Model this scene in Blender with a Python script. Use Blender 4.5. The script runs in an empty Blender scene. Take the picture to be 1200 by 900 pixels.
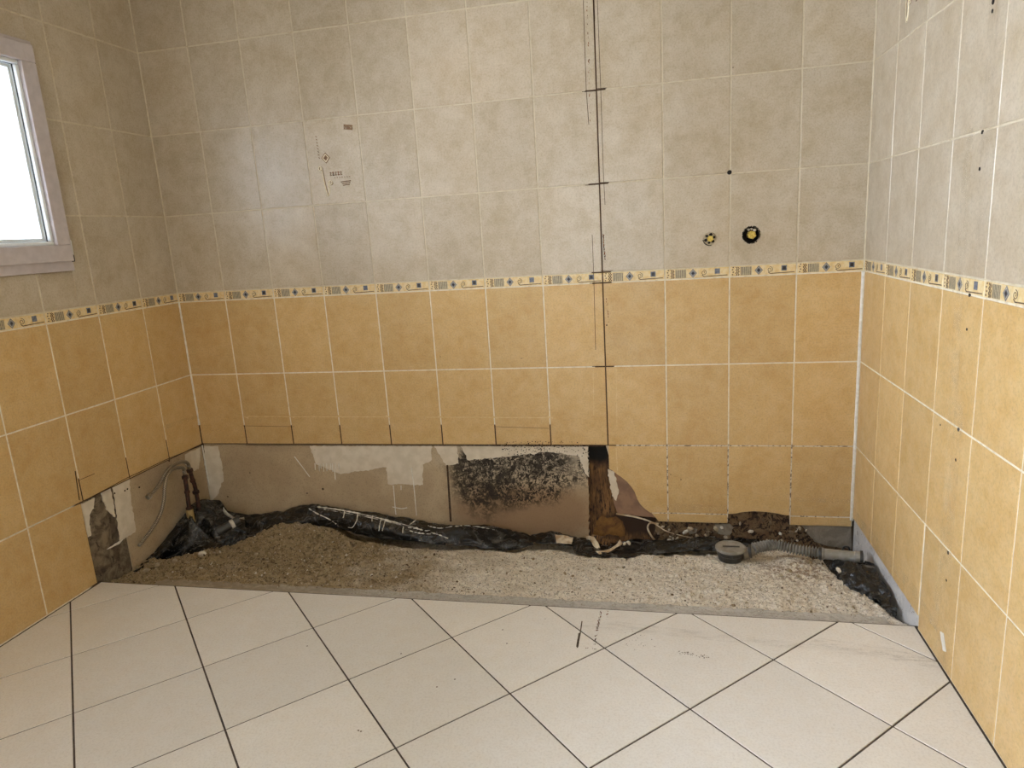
import bpy, bmesh, math, random
from mathutils import Vector, Matrix, noise
random.seed(7)
sc = bpy.context.scene
COL = sc.collection
W = 2.99            # room width between the side walls
YT = -0.737         # edge of the floor tiling beside the trench

# ------------------------------------------------------------------ camera
CAM = Vector((2.22297, -2.86310, 1.27304))
RT = Vector((0.97729084, 0.20280193, -0.06143281))
UP = Vector((0.0150174, 0.2228964, 0.97472646))
FW = Vector((-0.21136956, 0.9535138, -0.21478905))
FPX = 803.465
cd = bpy.data.cameras.new('camera'); cam = bpy.data.objects.new('camera', cd); COL.objects.link(cam)
m = Matrix((RT, UP, -FW)).transposed().to_4x4(); m.translation = CAM
cam.matrix_world = m
cd.sensor_width = 36; cd.lens = FPX * 36 / 1200; cd.clip_start = 0.02
sc.camera = cam

# ------------------------------------------------------------------ view, world, lights
sc.view_settings.view_transform = 'Standard'; sc.view_settings.look = 'None'
sc.view_settings.gamma = 1; sc.view_settings.use_curve_mapping = False
sc.view_settings.exposure = 0.15
sc.cycles.sample_clamp_indirect = 4.0; sc.cycles.blur_glossy = 1.0; sc.cycles.caustics_refractive = False; sc.cycles.caustics_reflective = False
wd = bpy.data.worlds.new('world'); sc.world = wd; wd.use_nodes = True
wd.node_tree.nodes['Background'].inputs[0].default_value = (0.86, 0.95, 1.0, 1)
wd.node_tree.nodes['Background'].inputs[1].default_value = 3.0

def area(name, loc, direction, sx, sy, power, color):
    l = bpy.data.lights.new(name, 'AREA'); l.shape = 'RECTANGLE'; l.size = sx; l.size_y = sy
    l.energy = power; l.color = color
    o = bpy.data.objects.new(name, l); COL.objects.link(o); o.location = loc
    o.rotation_euler = Vector(direction).to_track_quat('-Z', 'Y').to_euler()
    return o
# daylight arriving at the window in the left wall, just outside its glass
WIN_Y0, WIN_Y1, WIN_Z0, WIN_Z1 = -0.575, -1.50, 1.235, 2.055
area('window_and_fill_light', (-0.42, (WIN_Y0 + WIN_Y1) / 2, (WIN_Z0 + WIN_Z1) / 2), (1, 0, 0), 1.5, 1.3, 200, (0.74, 0.83, 1.0))
W2_Y0, W2_Y1, W2_Z0, W2_Z1 = -2.05, -3.05, 1.0, 2.055  # unseen second window, added to light the room
area('window_and_fill_light', (-0.42, (W2_Y0 + W2_Y1) / 2, (W2_Z0 + W2_Z1) / 2), (1, 0, 0), 1.4, 1.3, 375, (0.73, 0.83, 1.0))  # fill light behind that added window
# fill light in an unseen doorway, added behind the photographer
area('doorway_fill', (1.75, -3.55, 1.1), (0, 1, 0.0), 1.0, 2.0, 3, (0.9, 0.95, 1.0))
FILL_LAMP_POWER = 11

# ------------------------------------------------------------------ helpers
def ray(u, v): return FW + RT * ((u - 600) / FPX) - UP * ((v - 450) / FPX)
def bk(u, v, y=0.0): d = ray(u, v); return CAM + d * ((y - CAM.y) / d.y)
def lf(u, v, x=0.0): d = ray(u, v); return CAM + d * ((x - CAM.x) / d.x)
def rw(u, v, x=W): d = ray(u, v); return CAM + d * ((x - CAM.x) / d.x)
def fl(u, v, z=0.0): d = ray(u, v); return CAM + d * ((z - CAM.z) / d.z)

def lin(c):
    if isinstance(c, str): c = tuple(int(c[i:i+2], 16) / 255 for i in (0, 2, 4))
    return tuple((x / 12.92 if x <= 0.04045 else ((x + 0.055) / 1.055) ** 2.4) for x in c) + (1,)

class NT:
    def __init__(s, name):
        s.m = bpy.data.materials.new(name); s.m.use_nodes = True
        s.t = s.m.node_tree; s.b = s.t.nodes['Principled BSDF']
        s.co = s.n('ShaderNodeTexCoord').outputs['Object']
    def n(s, t, **k):
        x = s.t.nodes.new(t)
        for a, b in k.items(): setattr(x, a, b)
        return x
    def l(s, a, b):
        s.t.links.new(a, b)
    def set(s, sock, v):
        if hasattr(v, 'is_output') or hasattr(v, 'links'): s.l(v, sock)
        else: sock.default_value = v
    def noise(s, scale, detail=4, rough=0.55, dist=0.0, vec=None):
        x = s.n('ShaderNodeTexNoise'); x.inputs['Scale'].default_value = scale
        x.inputs['Detail'].default_value = detail; x.inputs['Roughness'].default_value = rough
        x.inputs['Distortion'].default_value = dist; s.l(vec or s.co, x.inputs['Vector']); return x.outputs['Fac']
    def voro(s, scale, vec=None):
        x = s.n('ShaderNodeTexVoronoi'); x.inputs['Scale'].default_value = scale
        s.l(vec or s.co, x.inputs['Vector']); return x.outputs['Distance']
    def ramp(s, v, a, b, lo=0.0, hi=1.0):
        x = s.n('ShaderNodeMapRange'); x.interpolation_type = 'SMOOTHSTEP'
        s.l(v, x.inputs[0])
        for i, q in enumerate((a, b, lo, hi)): x.inputs[i + 1].default_value = q
        return x.outputs[0]
    def math(s, op, a, b=0.0, c=None):
        x = s.n('ShaderNodeMath', operation=op); s.set(x.inputs[0], a); s.set(x.inputs[1], b)
        if c is not None: s.set(x.inputs[2], c)
        return x.outputs[0]
    def mix(s, f, a, b):
        x = s.n('ShaderNodeMix', data_type='RGBA')
        s.set(x.inputs[0], f); s.set(x.inputs[6], a if not isinstance(a, (str,)) else lin(a)); s.set(x.inputs[7], b if not isinstance(b, (str,)) else lin(b))
        return x.outputs[2]
    def xyz(s):
        x = s.n('ShaderNodeSeparateXYZ'); s.l(s.co, x.inputs[0]); return x.outputs
    def scaled(s, v, off=(0, 0, 0)):
        x = s.n('ShaderNodeMapping'); x.inputs['Scale'].default_value = v; x.inputs['Location'].default_value = off
        s.l(s.co, x.inputs['Vector']); return x.outputs[0]
    def blob(s, cx, cy, cz, rx, ry, rz, soft=0.35, wob=0.0, wscale=12):
        x = s.n('ShaderNodeMapping', vector_type='POINT')
        x.inputs['Scale'].default_value = (1 / rx, 1 / ry, 1 / rz)
        x.inputs['Location'].default_value = (-cx / rx, -cy / ry, -cz / rz)
        s.l(s.co, x.inputs['Vector'])
        ln = s.n('ShaderNodeVectorMath', operation='LENGTH'); s.l(x.outputs[0], ln.inputs[0])
        v = ln.outputs['Value']
        if wob: v = s.math('ADD', v, s.math('MULTIPLY', s.math('SUBTRACT', s.noise(wscale, 5), 0.5), wob))
        return s.ramp(v, 1 - soft, 1 + soft, 1.0, 0.0)
    def base(s, v): s.set(s.b.inputs['Base Color'], v)
    def rough(s, v): s.set(s.b.inputs['Roughness'], v)
    def bump(s, h, strength=0.3, dist=0.002):
        x = s.n('ShaderNodeBump'); x.inputs['Strength'].default_value = strength; x.inputs['Distance'].default_value = dist
        s.l(h, x.inputs['Height']); s.l(x.outputs[0], s.b.inputs['Normal'])

def M(name, c1, c2=None, scale=8, rough=0.6, bump=0.0, bscale=60, metal=0.0, dist=0.002, lo=0.35, hi=0.65):
    t = NT(name)
    t.base(t.mix(t.ramp(t.noise(scale), lo, hi), c1, c2 or c1)); t.rough(rough); t.b.inputs['Metallic'].default_value = metal
    if bump: t.bump(t.noise(bscale, 5), bump, dist)
    return t.m

def tile_mat(name, a, b, c, grain, rough_lo=0.29, rough_hi=0.42, bump=0.25, spec=0.5, bs=38):
    t = NT(name)
    at = t.n('ShaderNodeAttribute', attribute_name='rnd'); r = at.outputs['Fac']
    off = t.n('ShaderNodeCombineXYZ'); s3 = t.math('MULTIPLY', r, 9.0)
    for i in range(3): t.l(s3, off.inputs[i])
    va = t.n('ShaderNodeVectorMath', operation='ADD'); t.l(t.co, va.inputs[0]); t.l(off.outputs[0], va.inputs[1]); vec = va.outputs[0]
    col = t.mix(t.ramp(t.noise(11, 6, 0.7, 0.2, vec), 0.2, 0.8), a, b)
    col = t.mix(t.ramp(t.noise(30, 5, 0.6, 0.2, vec), 0.30, 0.90, 0, 0.5), col, c)
    col = t.mix(t.ramp(t.noise(150, 3, 0.7), 0.42, 0.72, 0, grain), col, '6b5a40')
    hs = t.n('ShaderNodeHueSaturation'); t.l(col, hs.inputs['Color'])
    t.l(t.ramp(r, 0, 1, 0.95, 1.05), hs.inputs['Value'])
    t.base(hs.outputs[0]); t.rough(t.ramp(t.noise(14, 3, 0.6, 0, vec), 0.35, 0.7, rough_lo, rough_hi))
    t.b.inputs['Specular IOR Level'].default_value = spec
    t.bump(t.noise(24, 3, 0.5, 0.6, vec), bump, 0.0015)
    return t.m

MAT = {}
MAT['beige_tile'] = tile_mat('beige_tile', 'ac9a7c', 'c9bda9', 'c8bca8', 0.26, 0.285, 0.36, 0.35, 0.65)
MAT['ochre_tile'] = tile_mat('ochre_tile', 'c29c60', 'd2b37e', 'd5bc90', 0.25, 0.32, 0.48, 0.15, 0.4)
MAT['frieze_tile'] = M('frieze_tile', 'd9bd84', 'e2cfa4', 60, 0.4)
MAT['floor_tile'] = tile_mat('floor_tile', 'dedbd4', 'e4e1db', 'ddd4c6', 0.15, 0.38, 0.55, 0.08, 0.35)
MAT['floor_grout'] = M('floor_grout', '3a3430', '55493f', 20, 0.85, 0.3, 200)
MAT['print_brown'] = M('print_brown', '4a3626', '6a4e34', 90, 0.45)
MAT['print_blue'] = M('print_blue', '5a6070', '767a84', 120, 0.4)
MAT['print_black'] = M('print_black', '1c1a1c', '2c2a2a', 90, 0.4)
MAT['print_grey'] = M('print_grey', 'b0a68c', 'c2b798', 90, 0.45)
MAT['print_cream'] = M('print_cream', 'eadfc2', 'd8c8a0', 90, 0.35)
MAT['dark_line'] = M('dark_line', '2e2118', '4f3a26', 120, 0.9)
MAT['black_void'] = M('black_void', '0d0a08', '1d1611', 60, 0.95)
MAT['sealant'] = M('sealant', 'e6e3da', 'd8d2c4', 60, 0.45, 0.3, 90)
MAT['old_sealant'] = M('old_sealant', 'd9c294', 'cdb07a', 60, 0.6)
MAT['masonry'] = M('masonry', '4e4233', '6d5c48', 14, 0.95, 0.8, 40, dist=0.006)
MAT['paint_white'] = M('paint_white', 'd9d5cb', 'e0dcd2', 4, 0.8)
MAT['rear_bounce_paint'] = M('rear_bounce_paint', 'b08e58', 'ba9964', 4, 0.8)  # unseen wall's colour made up, warm and darker for its bounce
MAT['brass'] = M('brass', 'b8983e', 'dcc468', 90, 0.4, 0.2, 80, metal=0.35)
MAT['plaster'] = M('plaster', 'cfc3ae', 'dbd0bd', 22, 0.9, 0.5, 50)
MAT['shaded_window_plastic'] = M('shaded_window_plastic', 'bdb4b4', 'c6bdbd', 30, 0.38)  # white plastic, greyed so its backlit shade sits in the colour
MAT['bead_plastic'] = M('bead_plastic', 'dfe4e4', 'e8ecec', 30, 0.3)
MAT['gasket'] = M('gasket', '26282c', '34363a', 30, 0.6)
MAT['chrome'] = M('chrome', 'a8a49a', '8a7d68', 40, 0.3, metal=0.9)
MAT['old_copper'] = M('old_copper', '4e2e20', '241712', 60, 0.55, 0.5, 90, metal=0.3)
MAT['beige_pipe'] = M('beige_pipe', 'a8905c', '8a7248', 30, 0.6)
MAT['grey_pvc'] = M('grey_pvc', '96938c', '7d786d', 30, 0.5, 0.2, 90)
MAT['hose_grey'] = M('hose_grey', '8a877f', '6e6a62', 30, 0.5, 0.2, 90)
MAT['dark_pvc'] = M('dark_pvc', '2b2b29', '3b3833', 30, 0.4, 0.2, 90)
MAT['label_white'] = M('label_white', 'cfcabd', 'a8a090', 90, 0.6)
MAT['relief_brown'] = M('relief_brown', '8a6a46', '6e5236', 90, 0.45)
MAT['paper'] = M('paper', 'd8ccb4', 'a88c68', 24, 0.9, 0.4, 80)
MAT['hardboard'] = M('hardboard', '806450', '94745c', 26, 0.85, 0.3, 90)
MAT['rust'] = M('rust', '8a4a1c', '3c2214', 40, 0.95, 0.6, 90)
MAT['scuff'] = M('scuff', '4c4238', '7a6a58', 120, 0.9)
MAT['stone'] = M('stone', 'b8ab94', '9a8b72', 40, 0.95, 0.6, 90)
MAT['white_stone'] = M('white_stone', 'd8d2c4', 'beb4a2', 40, 0.95, 0.5, 90)
MAT['dark_stone'] = M('dark_stone', '5a4a38', '7a6850', 40, 0.95, 0.6, 90)

def plastic_mat():
    t = NT('black_plastic')
    d = t.ramp(t.noise(14, 7, 0.75, 1.4), 0.50, 0.72, 0, 0.5)
    t.base(t.mix(d, '1a1b1c', '8a857a')); t.rough(t.ramp(d, 0, 0.5, 0.24, 0.75)); t.bump(t.noise(26, 4, 0.5, 2.0), 0.8, 0.006)
    return t.m
MAT['plastic'] = plastic_mat()

def grout_mat():
    t = NT('wall_grout'); x, y, z = t.xyz()
    col = t.mix(t.ramp(z, 1.03, 1.10), 'e8e0cc', 'cfc4ac')
    dirty = t.ramp(t.noise(40, 4), 0.45, 0.7, 0, 0.35); col = t.mix(dirty, col, 'a48c62')
    onback = t.ramp(y, -0.03, -0.01)
    # open, darkened joints just above the torn-out strip of wall
    low = t.math('MULTIPLY', t.ramp(z, 0.440, 0.447, 1, 0), t.ramp(y, -0.80, -0.77))
    low = t.math('MULTIPLY', low, t.ramp(x, 1.99, 2.0, 1, 0))
    # joints cut open where a partition stood
    cut = t.math('MULTIPLY', t.math('MULTIPLY', t.ramp(x, 1.950, 1.956), t.ramp(x, 2.030, 2.036, 1, 0)), onback)
    f = t.math('MAXIMUM', low, cut)
    g2 = t.math('MULTIPLY', t.math('MULTIPLY', t.ramp(x, 2.0, 2.02), t.ramp(z, 0.36, 0.352, 0, 1)), t.math('MULTIPLY', onback, t.ramp(t.noise(70, 4), 0.5, 0.62, 0.15, 0.8)))
    f = t.math('MAXIMUM', f, g2)
    t.base(t.mix(f, col, '4a3422')); t.rough(0.85); t.bump(t.noise(220, 3), 0.3, 0.001)
    return t.m
MAT['wall_grout'] = grout_mat()

def board_mat():
    t = NT('exposed_plasterboard'); x, y, z = t.xyz()
    col = t.mix(t.ramp(t.noise(7, 6, 0.6, 0.4), 0.35, 0.7), 'ad987a', 'b9a586')
    col = t.mix(t.ramp(t.noise(180, 2), 0.5, 0.75, 0, 0.4), col, '6d5f4c')
    # water stain low on the second board
    st = t.blob(1.62, 0, 0.03, 0.36, 1, 0.13, 0.3, 0.5)
    col = t.mix(t.math('MULTIPLY', st, 0.75), col, '86674a')
    pal = t.math('MULTIPLY', t.blob(1.66, 0, 0.30, 0.40, 1, 0.16, 0.3, 0.5), t.ramp(z, 0.1, 0.3, 0.2, 0.9))
    col = t.mix(pal, col, 'b9ab96')
    # black mould
    sp1 = t.ramp(t.noise(62, 8, 0.72, 1.2), 0.47, 0.55, 1, 0)
    sp2 = t.ramp(t.noise(34, 8, 0.8, 0.5), 0.46, 0.58, 0.95, 0)
    m1 = t.blob(1.57, 0, 0.205, 0.30, 1, 0.145, 0.22, 0.9, 9)
    m2 = t.blob(1.42, 0, 0.17, 0.16, 1, 0.17, 0.3, 1.0, 9)
    m3 = t.blob(1.70, 0, 0.29, 0.14, 1, 0.09, 0.3, 0.8, 14)
    mm = t.math('MAXIMUM', t.math('MAXIMUM', t.math('MULTIPLY', m1, sp1), t.math('MULTIPLY', m2, sp2)), t.math('MULTIPLY', m3, sp2))
    e = t.math('MULTIPLY', t.blob(1.90, 0, 0.30, 0.045, 1, 0.14, 0.4, 0.8, 30), sp1)
    mm = t.math('MAXIMUM', mm, e)
    col = t.mix(mm, col, '231c15')
    t.base(col); t.rough(0.9); t.bump(t.noise(120, 4), 0.25, 0.001)
    return t.m
MAT['board'] = board_mat()

def dirty_mat(name, a, b, c, s1=12, s2=40, bump=0.8, lo=0.5, hi=0.56):
    t = NT(name)
    col = t.mix(t.ramp(t.noise(s1, 6, 0.65, 0.8), 0.4, 0.6), a, b)
    col = t.mix(t.ramp(t.noise(s2, 7, 0.75, 1.2), lo, hi), col, c)
    t.base(col); t.rough(0.92); t.bump(t.noise(s2 * 1.5, 6, 0.7), bump, 0.005)
    return t.m
def rot_mat():
    t = NT('rotten_wood'); v = t.scaled((3.2, 1, 0.5))
    col = t.mix(t.ramp(t.noise(12, 6, 0.65, 0.6, v), 0.4, 0.6), '5c4128', '86623c')
    col = t.mix(t.ramp(t.noise(30, 7, 0.75, 1.2, v), 0.5, 0.6), col, '1e140c')
    col = t.mix(t.blob(1.95, 0, 0.32, 0.07, 9, 0.07, 0.35, 0.8, 25), col, '0c0907')
    col = t.mix(t.blob(2.12, 0, -0.02, 0.16, 9, 0.06, 0.3, 0.8, 25), col, '3a281a')
    t.base(col); t.rough(0.92); t.bump(t.noise(60, 6, 0.7, 0, v), 0.8, 0.005)
    return t.m
MAT['rot'] = rot_mat()
MAT['wet_wood'] = dirty_mat('damp_wood', '86602f', '674524', '3a2412', 20, 60, 0.5, 0.58, 0.66)
MAT['brick'] = dirty_mat('dirty_brick', '5c4f40', '857660', '2a2119', 14, 22, 0.7, 0.48, 0.68)
def ledge_mat():
    t = NT('grey_mortar'); x, y, z = t.xyz()
    g = t.mix(t.ramp(t.noise(18, 6, 0.65, 0.8), 0.4, 0.6), 'b4b2ac', 'bebbb4')
    b_ = t.mix(t.ramp(t.noise(18, 6, 0.65, 0.8), 0.4, 0.6), '93856f', 'a69a85')
    col = t.mix(t.ramp(x, 0.6, 1.5), b_, g); col = t.mix(t.ramp(t.noise(60, 7, 0.75, 1.2), 0.5, 0.6, 0, 0.6), col, '8a8172')
    t.base(col); t.rough(0.92); t.bump(t.noise(90, 6, 0.7), 0.5, 0.004)
    return t.m
MAT['ledge'] = ledge_mat()
MAT['debris_wall'] = dirty_mat('crumbling_masonry', '6a523a', '7d664a', '2a1d14', 20, 34, 1.0)
MAT['concrete'] = dirty_mat('old_concrete', '8f877a', '7e7466', '5c5246', 18, 60, 0.5, 0.6, 0.68)
MAT['dirty_plaster'] = dirty_mat('flaking_plaster', 'c9c6c2', 'b8b6b4', '6a5a48', 14, 34, 0.6, 0.58, 0.63)

def soil_mat():
    t = NT('sandy_rubble'); x, y, z = t.xyz()
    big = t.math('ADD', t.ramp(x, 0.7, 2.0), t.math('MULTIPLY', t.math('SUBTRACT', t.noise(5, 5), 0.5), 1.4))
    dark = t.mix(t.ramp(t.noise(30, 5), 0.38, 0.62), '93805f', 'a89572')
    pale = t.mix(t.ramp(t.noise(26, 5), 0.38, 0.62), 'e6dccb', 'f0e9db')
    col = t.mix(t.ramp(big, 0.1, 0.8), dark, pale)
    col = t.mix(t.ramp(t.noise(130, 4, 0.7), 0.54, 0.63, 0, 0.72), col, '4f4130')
    col = t.mix(t.ramp(t.noise(90, 4, 0.7, 0, t.scaled((1, 1, 1), (3, 5, 1))), 0.58, 0.66, 0, 0.7), col, 'cdc1ab')
    # red-brown patches
    col = t.mix(t.math('MULTIPLY', t.blob(2.75, -0.3, 0, 0.16, 0.1, 1, 0.4, 0.8), t.ramp(t.noise(60, 5), 0.45, 0.6, 0, 0.7)), col, '7a5a38')
    crev_shade = t.math('MULTIPLY', t.ramp(t.noise(48, 7, 0.75, 0.6), 0.54, 0.62, 0, 0.8), t.ramp(x, 0.9, 1.7, 1, 0.12))  # dark noise patches painted in as crevice shade
    col = t.mix(crev_shade, col, '3e3222')
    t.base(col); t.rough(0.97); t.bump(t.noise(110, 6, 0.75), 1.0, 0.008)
    return t.m
MAT['soil'] = soil_mat()

def braid_mat():
    t = NT('steel_braid')
    uv = t.n('ShaderNodeTexCoord').outputs['UV']
    ch = t.n('ShaderNodeTexChecker'); ch.inputs['Scale'].default_value = 1.0
    mp = t.n('ShaderNodeMapping'); mp.inputs['Scale'].default_value = (300, 8, 1); mp.inputs['Rotation'].default_value = (0, 0, 0.0)
    t.l(uv, mp.inputs['Vector']); t.l(mp.outputs[0], ch.inputs['Vector'])
    t.base(t.mix(ch.outputs['Fac'], 'aa9e88', '4e4438')); t.rough(0.35); t.b.inputs['Metallic'].default_value = 0.5
    t.bump(ch.outputs['Fac'], 0.5, 0.001)
    return t.m
MAT['braid'] = braid_mat()

def residue_mat():
    t = NT('pale_residue')
    f = t.ramp(t.noise(22, 6, 0.7), 0.35, 0.75, 0, 0.18)
    t.base(lin('f2e4c4')); t.rough(0.7)
    tr = t.n('ShaderNodeBsdfTransparent'); mx = t.n('ShaderNodeMixShader')
    t.l(f, mx.inputs[0]); t.l(tr.outputs[0], mx.inputs[1]); t.l(t.b.outputs[0], mx.inputs[2])
    t.l(mx.outputs[0], t.t.nodes['Material Output'].inputs[0]); return t.m
MAT['residue'] = residue_mat()
def grime_mat(name, col, lo, hi, mx_, stretch):
    t = NT(name)
    f = t.ramp(t.noise(30, 6, 0.75, 0, t.scaled(stretch)), lo, hi, 0, mx_)
    t.base(lin(col)); t.rough(0.9)
    tr = t.n('ShaderNodeBsdfTransparent'); mx = t.n('ShaderNodeMixShader')
    t.l(f, mx.inputs[0]); t.l(tr.outputs[0], mx.inputs[1]); t.l(t.b.outputs[0], mx.inputs[2])
    t.l(mx.outputs[0], t.t.nodes['Material Output'].inputs[0]); return t.m
MAT['grime'] = grime_mat('brown_grime', '8a7458', 0.42, 0.75, 0.14, (1, 1, 0.4))
MAT['floor_grime'] = grime_mat('floor_grime', '8a765e', 0.40, 0.85, 0.30, (0.5, 2.2, 1))

def glass_mat():
    t = NT('frosted_glass')
    tr = t.n('ShaderNodeBsdfTransparent'); tl = t.n('ShaderNodeBsdfTranslucent'); gl = t.n('ShaderNodeBsdfGlossy'); gl.inputs['Roughness'].default_value = 0.05
    tl.inputs[0].default_value = (0.95, 0.97, 0.95, 1)
    fr = t.n('ShaderNodeFresnel'); m0 = t.n('ShaderNodeMixShader'); mx = t.n('ShaderNodeMixShader'); m0.inputs[0].default_value = 0.28
    t.l(tr.outputs[0], m0.inputs[1]); t.l(tl.outputs[0], m0.inputs[2])
    t.l(fr.outputs[0], mx.inputs[0]); t.l(m0.outputs[0], mx.inputs[1]); t.l(gl.outputs[0], mx.inputs[2])
    t.l(mx.outputs[0], t.t.nodes['Material Output'].inputs[0]); return t.m
MAT['glass'] = glass_mat()

WL = {}
def obj(name, bm, mat, parent=None, smooth=False, label=None):
    off = WL.get(parent.name, Vector()) if parent else Vector()
    if off.length: bmesh.ops.translate(bm, verts=bm.verts, vec=-off)
    me = bpy.data.meshes.new(name); bm.to_mesh(me); bm.free()
    for mm in (mat if isinstance(mat, (list, tuple)) else [mat]): me.materials.append(MAT[mm] if isinstance(mm, str) else mm)
    if smooth:
        for p in me.polygons: p.use_smooth = True
    o = bpy.data.objects.new(name, me); COL.objects.link(o)
    if parent: o.parent = parent; WL[o.name] = off.copy()
    if label: o['label'] = label
    return o
def struct(name, bm, mat, **k):
    o = obj(name, bm, mat, **k); o['kind'] = 'structure'; return o
def tag(o, label, cat, group=None, kind=None):
    o['label'] = label; o['category'] = cat
    if group: o['group'] = group
    if kind: o['kind'] = kind
    return o
def thing(name, label, cat, loc, group=None):
    o = bpy.data.objects.new(name, None); COL.objects.link(o); o.location = loc; o.empty_display_size = 0.05
    WL[o.name] = Vector(loc); return tag(o, label, cat, group)

def box(bm, a, b, mat=0):
    vs = [bm.verts.new((x, y, z)) for x in (a[0], b[0]) for y in (a[1], b[1]) for z in (a[2], b[2])]
    for f in ((0,1,3,2),(4,6,7,5),(0,4,5,1),(2,3,7,6),(0,2,6,4),(1,5,7,3)):
        q = bm.faces.new([vs[i] for i in f]); q.material_index = mat
    bmesh.ops.recalc_face_normals(bm, faces=bm.faces)
def prism(bm, pts, fr, d0, d1, mat=0):
    """outline pts (u,v) in wall frame fr, from depth d0 (back) to d1 (front)"""
    a = [bm.verts.new(fr(u, v, d0)) for u, v in pts]; b = [bm.verts.new(fr(u, v, d1)) for u, v in pts]
    n = len(pts); fs = [bm.faces.new(b), bm.faces.new(a[::-1])]
    for i in range(n): fs.append(bm.faces.new((a[i], a[(i+1) % n], b[(i+1) % n], b[i])))
    for f in fs: f.material_index = mat
    bmesh.ops.recalc_face_normals(bm, faces=fs)
    return fs
# wall frames: (u along wall, v height, d into the room)
FB = lambda u, v, d: Vector((u, -d, v))
FL = lambda u, v, d: Vector((d, -u, v))
FR = lambda u, v, d: Vector((W - d, -u, v))
FF = lambda u, v, d: Vector((u, v, d))
def clip(poly, a, b, c):
    """keep a*u+b*v+c >= 0"""
    out = []
    for i in range(len(poly)):
        p, q = poly[i], poly[(i+1) % len(poly)]
        dp, dq = a*p[0]+b*p[1]+c, a*q[0]+b*q[1]+c
        if dp >= 0: out.append(p)
        if (dp >= 0) != (dq >= 0):
            t = dp/(dp-dq); out.append((p[0]+(q[0]-p[0])*t, p[1]+(q[1]-p[1])*t))
    return out
def area2(p): return abs(sum(p[i][0]*p[(i+1) % len(p)][1]-p[(i+1) % len(p)][0]*p[i][1] for i in range(len(p))))/2
def tile(bm, pts, fr, th, mat, lay, bev=0.0012):
    n = len(pts)
    if sum(pts[i][0]*pts[(i+1) % n][1]-pts[(i+1) % n][0]*pts[i][1] for i in range(n)) < 0: pts = pts[::-1]
    ins = []
    for i in range(n):
        p0, p1, p2 = Vector(pts[i-1]), Vector(pts[i]), Vector(pts[(i+1) % n])
        e1 = (p1-p0); e2 = (p2-p1)
        if e1.length < 1e-6 or e2.length < 1e-6: ins.append(tuple(p1)); continue
        n1 = Vector((-e1.y, e1.x)).normalized(); n2 = Vector((-e2.y, e2.x)).normalized(); s = n1+n2
        s = s / max(0.4, s.length_squared/2) if s.length > 0.1 else n1
        ins.append(tuple(p1 + s*bev))
    a = [bm.verts.new(fr(u, v, -th)) for u, v in pts]; b = [bm.verts.new(fr(u, v, -bev)) for u, v in pts]
    c = [bm.verts.new(fr(u, v, 0)) for u, v in ins]
    fs = [bm.faces.new(c), bm.faces.new(a[::-1])]
    for i in range(n):
        j = (i+1) % n
        fs.append(bm.faces.new((a[i], a[j], b[j], b[i]))); fs.append(bm.faces.new((b[i], b[j], c[j], c[i])))
    bmesh.ops.recalc_face_normals(bm, faces=fs)
    r = random.random()
    for f in fs:
        f.material_index = mat
        for l in f.loops: l[lay] = (r, r, r, 1)
def newbm():
    bm = bmesh.new(); return bm, bm.loops.layers.float_color.new('rnd')

def catmull(P, n):
    P = [Vector(p) for p in P]; out = []
    if len(P) == 1: return P*n
    Q = [P[0]*2-P[1]] + P + [P[-1]*2-P[-2]]
    for i in range(n):
        t = i/(n-1)*(len(P)-1); k = min(int(t), len(P)-2); t -= k
        a, b, c, d = Q[k:k+4]
        out.append(0.5*((2*b)+(c-a)*t+(2*a-5*b+4*c-d)*t*t+(3*b-a-3*c+d)*t**3))
    return out
def tube(bm, P, r, seg=12, n=None, rf=None, cap=True, mat=0, straight=False):
    pts = [Vector(p) for p in P] if straight else catmull(P, n or max(8, len(P)*8))
    uvl = bm.loops.layers.uv.verify(); rings = []; L = 0; Ls = []
    up = Vector((0.13, 0.21, 0.97))
    for i, p in enumerate(pts):
        t = (pts[min(i+1, len(pts)-1)]-pts[max(i-1, 0)]).normalized()
        if i: L += (p-pts[i-1]).length
        Ls.append(L)
        s = t.cross(up); s = s.normalized() if s.length > 0.05 else t.cross(Vector((1, 0, 0))).normalized()
        up = s.cross(t).normalized()
        rr = rf(i/(len(pts)-1), L) if rf else r
        rings.append([bm.verts.new(p+(s*math.cos(k*2*math.pi/seg)+up*math.sin(k*2*math.pi/seg))*rr) for k in range(seg)])
    for i in range(len(rings)-1):
        for k in range(seg):
            f = bm.faces.new((rings[i][k], rings[i][(k+1) % seg], rings[i+1][(k+1) % seg], rings[i+1][k]))
            f.material_index = mat; f.smooth = True
            for l, (a, b) in zip(f.loops, ((Ls[i], k/seg), (Ls[i], (k+1)/seg), (Ls[i+1], (k+1)/seg), (Ls[i+1], k/seg))): l[uvl].uv = (a, b)
    if cap:
        for rg in (rings[0][::-1], rings[-1]): q = bm.faces.new(rg); q.material_index = mat
    bmesh.ops.recalc_face_normals(bm, faces=bm.faces)
def lathe(bm, c, axis, prof, seg=32, mat=0, wob=0):
    """prof: list of (radius, distance along axis)"""
    c = Vector(c); ax = Vector(axis).normalized(); s = ax.orthogonal().normalized(); t = ax.cross(s); rings = []
    for r, h in prof:
        rings.append([bm.verts.new(c+ax*h+(s*math.cos(k*2*math.pi/seg)+t*math.sin(k*2*math.pi/seg))*max(r, 1e-5)*(1+wob*noise.noise(Vector((k*.9, r*40, h*40))))) for k in range(seg)])
    for i in range(len(rings)-1):
        for k in range(seg): bm.faces.new((rings[i][k], rings[i][(k+1) % seg], rings[i+1][(k+1) % seg], rings[i+1][k])).material_index = mat
    bm.faces.new(rings[0][::-1]).material_index = mat; bm.faces.new(rings[-1]).material_index = mat
    bmesh.ops.recalc_face_normals(bm, faces=bm.faces)
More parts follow.
